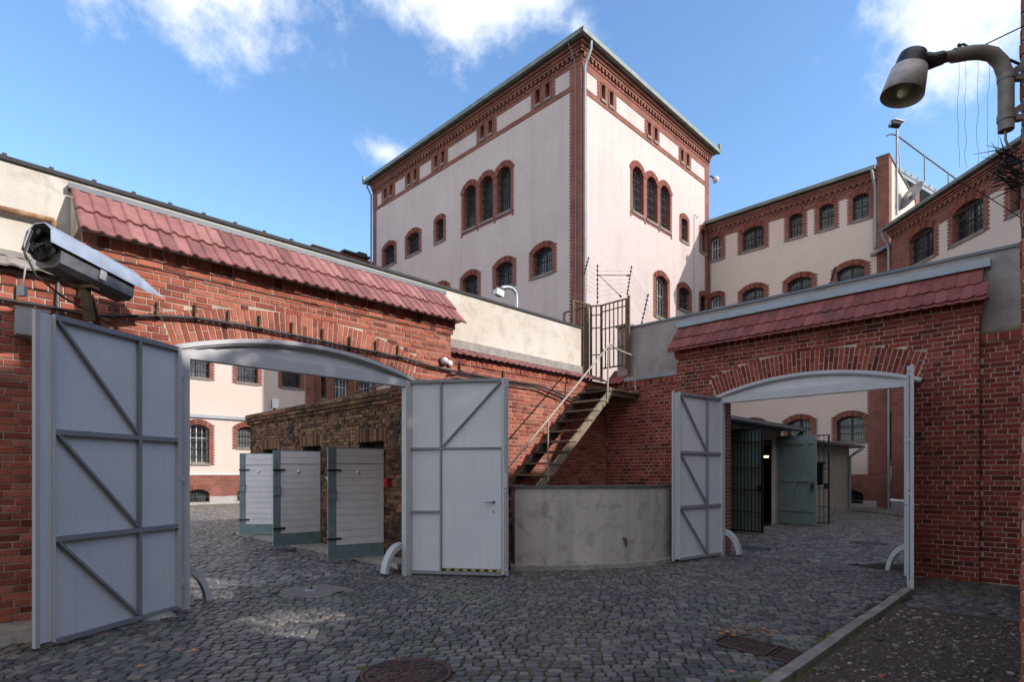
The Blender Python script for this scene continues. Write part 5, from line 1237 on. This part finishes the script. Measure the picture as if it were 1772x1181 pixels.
for i in range(len(segs)-1):
    j_ = R.uniform(-.006, .006); a, b_ = segs[i]+.006, segs[i+1]-.006; v0, v1 = 1.61+j_, 1.735+j_
    m_.frustum([(a, v0, -.05), (b_, v0, -.05), (b_, v1, -.05), (a, v1, -.05)], [(a, v0+.005, .05), (b_, v0+.005, .052), (b_, v1-.012, .048), (a, v1-.012, .05)])
solo('kerb', m_, 'kerb_dark', 'pale stone kerb between the cobbles and the gravel bed', 'kerb', (6, 1.66, 0))
m_ = MB(); m_.box(8.17, 8.24, -1.2, 1.56, -.05, .045); solo('kerb', m_, 'wood_dark', 'narrow dark edging between gravel bed and small cobbled strip', 'kerb', (8.2, .5, 0))

MH = [(-.87, 4.66, .40), (5.82, 11.6, .42), (5.25, 12.4, .36), (8.45, 13.4, .40), (-4.9, 12.0, .34)]
PATCH = (-2.82, 7.95, .47)
GR = [[(1233, 1113), (1258, 1099), (1350, 1121), (1324, 1137)], [(1327, 1138), (1353, 1122), (1401, 1134), (1377, 1152)]]
gpt = lambda x, y: ((x-886)/978*EYE*978/(y-820), EYE*978/(y-820))
GRW = [[gpt(*p) for p in g_] for g_ in GR]
def in_poly(x, y, poly, m=.05):
    cx_ = sum(p[0] for p in poly)/4; cy_ = sum(p[1] for p in poly)/4; s = None
    for i in range(4):
        a, b_ = poly[i], poly[(i+1) % 4]; a = (cx_+(a[0]-cx_)*1.12, cy_+(a[1]-cy_)*1.12); b_ = (cx_+(b_[0]-cx_)*1.12, cy_+(b_[1]-cy_)*1.12)
        c_ = (b_[0]-a[0])*(y-a[1])-(b_[1]-a[1])*(x-a[0])
        if s is None: s = c_ > 0
        elif (c_ > 0) != s: return False
    return True
def blocked(x, y):
    u_, v_, _ = uv(x, y)
    for (a, b_, r_) in MH:
        if (x-a)**2+(y-b_)**2 < (r_*.93+.02)**2: return True
    if (x-PATCH[0])**2+((y-PATCH[1])*1.0)**2 < (PATCH[2]*(1+.1*sin(5*atan2(y-PATCH[1], x-PATCH[0]))))**2: return True
    if any(in_poly(x, y, g_) for g_ in GRW): return True
    if u_ < 8.27 and v_ < 1.80: return True
    if u_ >= 8.27 and 1.54 < v_ < 1.80 and u_ < 9.6: return True
    if u_ > SU-.5 and v_ > 8.25 and v_ < 16.3 and u_ < 10.5: return True
    if v_ > VP+.0 and (u_ < 2.02 or u_ > 5.28) and v_ < 8.26: return True
    if u_ < 1.2 and v_ > 7.25 and v_ < 8.3: return True
    if u_ > UP and u_ < 11.5 and (v_ < 1.9 or v_ > 5.06): return True
    if u_ > 11.5 and v_ > AV-.05 : return v_ < 13
    return False
# visible wedge of ground covered with individual setts
def setts(x0, x1, y0, y1, rowh, wmin, wmax, seed, keep, detail=True, m_=None, amp=.22):
    R = random.Random(seed); m_ = m_ or MB(); ny = int((y1-y0)/rowh)
    def warp(x, y):
        return (x+.05*noise.noise(Vector((x*.9, y*.9, seed))), y+amp*sin(x*.9+1.3*sin(y*.35))+.10*noise.noise(Vector((x*.7, y*.4, seed+5)))+.012*noise.noise(Vector((x*5, y*5, 2))))
    nv = 8 if detail else 6
    for i in range(ny):
        ya, yb = y0+i*rowh, y0+(i+1)*rowh
        x = x0+R.uniform(-.1, 0); prev = (R.uniform(-.008, .008), R.uniform(-.008, .008))
        while x < x1:
            wd = R.uniform(wmin, wmax); cx_, cy_ = warp(x+wd/2, (ya+yb)/2)
            ca = [R.uniform(-.012, .012) for _ in range(4)]
            if keep(cx_, cy_) and not blocked(cx_, cy_):
                gp = .0075; q = [(x+gp+ca[0]*.3, ya+gp+ca[1]*.4), (x+wd-gp+ca[2]*.3, ya+gp+ca[3]*.4), (x+wd-gp+ca[0]*.3, yb-gp+ca[1]*.4), (x+gp+ca[2]*.3, yb-gp+ca[3]*.4)]
                q = [warp(*p) for p in q]; zz = R.uniform(-.006, .006)+.01*noise.noise(Vector((cx_*1.2, cy_*1.2, 8))); tx, ty = R.uniform(-.05, .05), R.uniform(-.05, .05)
                # rounded outline: cut the corners
                poly = []
                for k in range(4):
                    p, pn, pp = Vector((*q[k], 0)), Vector((*q[(k+1) % 4], 0)), Vector((*q[k-1], 0)); f = .15+R.uniform(-.06, .07)
                    poly += [p.lerp(pp, f), p.lerp(pn, f)] if True else [p]
                    
                cc_v = Vector((cx_, cy_, 0))
                o = [(p.x, p.y, -.03) for p in poly]; r1 = [(p.x, p.y, -.010+zz) for p in poly]
                r2 = []
                for p in poly:
                    s_ = cc_v+(p-cc_v)*.90; r2.append((s_.x, s_.y, zz+.004+(s_.x-cx_)*tx+(s_.y-cy_)*ty))
                n_ = 8; vs = o+r1+r2; fs = []
                for k in range(n_): fs.append((k, (k+1) % n_, n_+(k+1) % n_, n_+k)); fs.append((n_+k, n_+(k+1) % n_, 2*n_+(k+1) % n_, 2*n_+k))
                fs.append(tuple(range(2*n_, 3*n_))); m_.add(vs, fs)
            x += wd
    return m_
def tvis(x, y, m=.97): return y > 4.1 and abs(x) < m*y+.4
def k_yard(x, y):
    u_, v_, _ = uv(x, y); return tvis(x, y) and v_ < 8.4 and u_ < 11.4
def k_left(x, y):
    u_, v_, _ = uv(x, y); return v_ >= 8.4 and (u_ < SU or v_ > 16.5) and v_ < 29.25 and tvis(x, y) and u_ > .22*v_-1.5 and not (v_ > 16.3 and u_ > 12)
def k_right(x, y):
    u_, v_, _ = uv(x, y); return u_ >= 11.4 and v_ < AV and u_ < 29 and v_ > .16*u_-1.5
m_ = setts(-9.5, 10.5, 3.9, 14.0, .100, .088, .158, 3, k_yard)
struct('cobblestones', m_, 'sett_stone', frame='world')
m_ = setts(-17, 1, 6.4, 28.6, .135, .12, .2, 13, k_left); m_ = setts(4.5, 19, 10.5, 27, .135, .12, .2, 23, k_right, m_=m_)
struct('rear_cobblestones', m_, 'sett_stone_lit', frame='world')
m_ = MB(); m_.box(-8, 14.8, 29.3, LV, -.04, .05); m_.box(27.9, 28.05, 6.3, 14, -.03, .06); m_.box(28.05, WU, 6.3, 14.9, -.04, .055); struct('pavement', m_, 'patch_concrete')
m_ = MB(); m_.box(14.9, 16.9, 14, 26, -.03, .05); struct('side_pavement', m_, 'patch_concrete', frame='world')

def manhole(x, y, r, mat, label, rings=True):
    th = thing('manhole_cover', label, 'manhole cover', (x, y, 0), 'round manhole covers', frame='world')
    m_ = MB(); m_.lathe([(r, -.03), (r, .006), (r*.93, .008), (r*.92, -.004)], n=40); part('rim', m_, mat, th, local=True)
    m_ = MB(); m_.lathe([(r*.915, -.02), (r*.915, .0), (0, .0)], n=40)
    if rings:
        for k in range(1, 6):
            ra_ = r*.13*k; n_ = max(int(ra_*60), 8)
            for j in range(n_):
                t0 = 2*pi*j/n_; t1 = t0+2*pi/n_*.68
                q = [(ra_*cos(t0), ra_*sin(t0)), (ra_*cos(t1), ra_*sin(t1)), ((ra_+r*.07)*cos(t1), (ra_+r*.07)*sin(t1)), ((ra_+r*.07)*cos(t0), (ra_+r*.07)*sin(t0))]
                m_.frustum([(a, b_, -.001) for a, b_ in q], [(a, b_, .005) for a, b_ in q])
    part('lid', m_, mat, th, local=True)
    if rings:
        for k in range(8):
            t0 = 2*pi*k/8+.2; m_ = MB(); q = [(r*.72*cos(t0-.13), r*.72*sin(t0-.13)), (r*.72*cos(t0+.13), r*.72*sin(t0+.13)), (r*.82*cos(t0+.13), r*.82*sin(t0+.13)), (r*.82*cos(t0-.13), r*.82*sin(t0-.13))]
            m_.frustum([(a, b_, -.002) for a, b_ in q], [(a, b_, .0065) for a, b_ in q]); part('slot', m_, 'iron_black', th, local=True)
labs = ['rust-brown round manhole cover at the bottom edge with dark slots around its rim', 'pale manhole cover in the middle of the cobbles just beyond the right gate', 'dark manhole cover nearest the left jamb of the right gate', 'dark manhole cover farther back on the right beyond the right gate', 'dark manhole cover beyond the left gate near the large leaf']
for i, (a, b_, r_) in enumerate(MH): manhole(a, b_, r_*.93, ('cast_iron', 'patch_concrete', 'cast_iron_grey', 'cast_iron_grey', 'cast_iron_grey')[i], labs[i], i == 0)
ptc = thing('ground_anchor', 'small metal stub in a pale concrete patch in the left gateway', 'anchor', (PATCH[0], PATCH[1], 0), frame='world')
m_ = MB(); n_ = 40; rr = [PATCH[2]*(1+.1*sin(5*2*pi*k/n_))*(.97+.03*sin(13*k)) for k in range(n_)]
m_.add([(rr[k]*cos(2*pi*k/n_), rr[k]*sin(2*pi*k/n_), -.004) for k in range(n_)]+[(0, 0, .006)], [(k, (k+1) % n_, n_) for k in range(n_)]); part('patch', m_, 'patch_concrete', ptc, local=True)
m_ = MB(); m_.lathe([(.085, -.01), (.085, .02), (.06, .03), (.05, .02)], n=16); m_.beam((-.02, 0, .02), (.0, 0, .09), .07, .012); part('stub', m_, 'zinc', ptc, local=True)
def grate(poly, label, bars, group='iron drain grates'):
    cx_ = sum(p[0] for p in poly)/4; cy_ = sum(p[1] for p in poly)/4; th = thing('drain_grate', label, 'drain grate', (cx_, cy_, 0), group, frame='world')
    P_ = [Vector((p[0]-cx_, p[1]-cy_, 0)) for p in poly]
    m_ = MB()
    for i in range(4): a, b_ = P_[i], P_[(i+1) % 4]; m_.beam(a+Vector((0, 0, -.005)), b_+Vector((0, 0, -.005)), .035, .03)
    part('frame', m_, 'cast_iron', th, local=True)
    m_ = MB(); m_.add([p+Vector((0, 0, -.024)) for p in P_], [(0, 1, 2, 3)]); part('pit', m_, 'iron_black', th, local=True)
    m_ = MB()
    for k in range(1, bars):
        f = k/bars; a, b_ = P_[0].lerp(P_[1], f), P_[3].lerp(P_[2], f); m_.beam(a+Vector((0, 0, -.008)), b_+Vector((0, 0, -.008)), .020, .015)
    if bars < 9:
        for k in range(1, 14): f = k/14; a, b_ = P_[0].lerp(P_[3], f), P_[1].lerp(P_[2], f); m_.beam(a+Vector((0, 0, -.009)), b_+Vector((0, 0, -.009)), .016, .014)
    part('bars', m_, 'cast_iron', th, local=True)
grate(GRW[0], 'large rusty drain grate with orange leaves along its edge, lower right', 7); grate(GRW[1], 'smaller rusty drain grate touching the kerb', 9)
m_ = MB(); R = random.Random(77)
def fleaf(x, y, s_):
    an = R.uniform(0, 2*pi); pts_ = [(s_*(1 if k % 2 else .55)*cos(an+k*pi/4), s_*(.8 if k % 2 else .5)*sin(an+k*pi/4)) for k in range(8)]
    m_.add([(x+a, y+b_, .018+R.uniform(0, .014)) for a, b_ in pts_], [tuple(range(8))])
for k in range(26): g_ = gpt(R.uniform(1245, 1345), 1100+R.uniform(-8, 6)+(0)); fleaf(g_[0], g_[1], R.uniform(.015, .035))
for k in range(30):
    x_, y_ = R.uniform(-4, 3), R.uniform(4.6, 9); fleaf(x_, y_, R.uniform(.012, .025))
for px_ in ((305, 1130), (335, 1130), (240, 1158), (925, 1080), (1265, 1168), (780, 1080)): g_ = gpt(*px_); fleaf(g_[0], g_[1], .035)
solo('fallen_leaves', m_, 'leaf_orange', 'orange fallen leaves scattered on the cobbles, most by the large drain grate', 'leaves', (0, 0, 0), frame='world', kind='stuff')
m_ = MB(); m_.frustum([(.2, 7.3, -.02), (1.9, 7.3, -.02), (1.9, 7.72, -.02), (.2, 7.95, -.02)], [(.25, 7.34, .05), (1.85, 7.34, .03), (1.85, 7.7, .04), (.25, 7.95, .09)]); m_.frustum([(-2, 7.2, -.02), (.2, 7.3, -.02), (.2, 7.95, -.02), (-2, 7.95, -.02)], [(-2, 7.25, .06), (.15, 7.35, .06), (.15, 7.95, .1), (-2, 7.95, .1)])
solo('stone_threshold', m_, 'kerb_stone', 'mossy stone strip at the wall foot under the large left leaf', 'kerb', (.5, 7.5, 0))

# ------------------------------------------------------------------ unseen building and leaf crown added behind the viewer to shade the yard
bh = thing('shade_building', 'plain brick masses added behind the viewer to shade the yard', 'building', (0, -8, 0))
m_ = MB(); m_.box(-14, 7.3, -16, -8, 0, 12.1); m_.box(11.4, 16, -16, -8, 0, 11.0); m_.box(16, 27, -16, -8.3, 0, 11.9); m_.box(7.3, 11.4, -16, -10, 0, 6.6); part('wall', m_, 'brick_wall', bh)
tr_ = thing('added_tree', 'leafy crown on a trunk, added behind the viewer to dapple the yard', 'added_tree', (9.3, -6.2, 0))
m_ = MB(); m_.tube([(9.3, -6.2, 0), (9.2, -6.2, 3), (9.4, -6.1, 7)], [.28, .22, .1], 10); part('trunk', m_, 'bark', tr_)
DAP = [(gpt(350, 1010), .2, .5), (gpt(470, 1075), .12, .4), (gpt(490, 1120), .12, .5), (gpt(720, 1150), .16, .35), (gpt(545, 1065), .12, .2), (gpt(470, 1160), .1, .2), (gpt(590, 1025), .1, .2), (gpt(500, 1095), .1, .2), (gpt(365, 1030), .1, .2)]
SU_ = SUN_UV
m_ = MB(); R = random.Random(21)
lines = []
for (p, ra_, rb_) in DAP:
    u_, v_, _ = uv(*p); lines.append(((u_, v_, 0), ra_))
# soft streaks on the far left leaf and on the lower wall by the stairs
for k in range(6):
    f_ = k/5; lines.append((uv(-4.13+.09*f_, 6.28+.32*f_, .35+.75*f_**.8), -.12))
def gap(p):  # leaves left out along sun rays so dapples land on chosen spots
    for o, r_ in lines:
        d = Vector(p)-Vector(o); t_ = d.dot(SU_); q = d-SU_*t_
        if q.length < r_+.17: return True
    return False
EXTRA = [((9.3, -6.2, 7.5), (3.6, 2.4, 3.9)), ((7.7, -8.4, 10.3), (1.5, 1.3, 2.2))]  # added leaf clumps; the second one shades the far left gate leaf
for k in range(42000):
    cc0, cr0 = EXTRA[0 if k < 30000 else 1]
    while True:
        a, b_, c_ = R.uniform(-1, 1), R.uniform(-1, 1), R.uniform(-1, 1)
        if a*a+b_*b_+c_*c_ < 1: break
    c0 = Vector((cc0[0]+a*cr0[0], cc0[1]+b_*cr0[1], cc0[2]+c_*cr0[2]))
    if gap(c0): continue
    s_ = R.uniform(.09, .16); e1 = Vector((R.gauss(0, 1), R.gauss(0, 1), R.gauss(0, 1))).normalized(); e2 = e1.orthogonal().normalized()
    m_.add([c0-e1*s_, c0-e2*s_*.6, c0+e1*s_, c0+e2*s_*.6], [(0, 1, 2, 3)])
part('crown', m_, 'leaf_green', tr_)
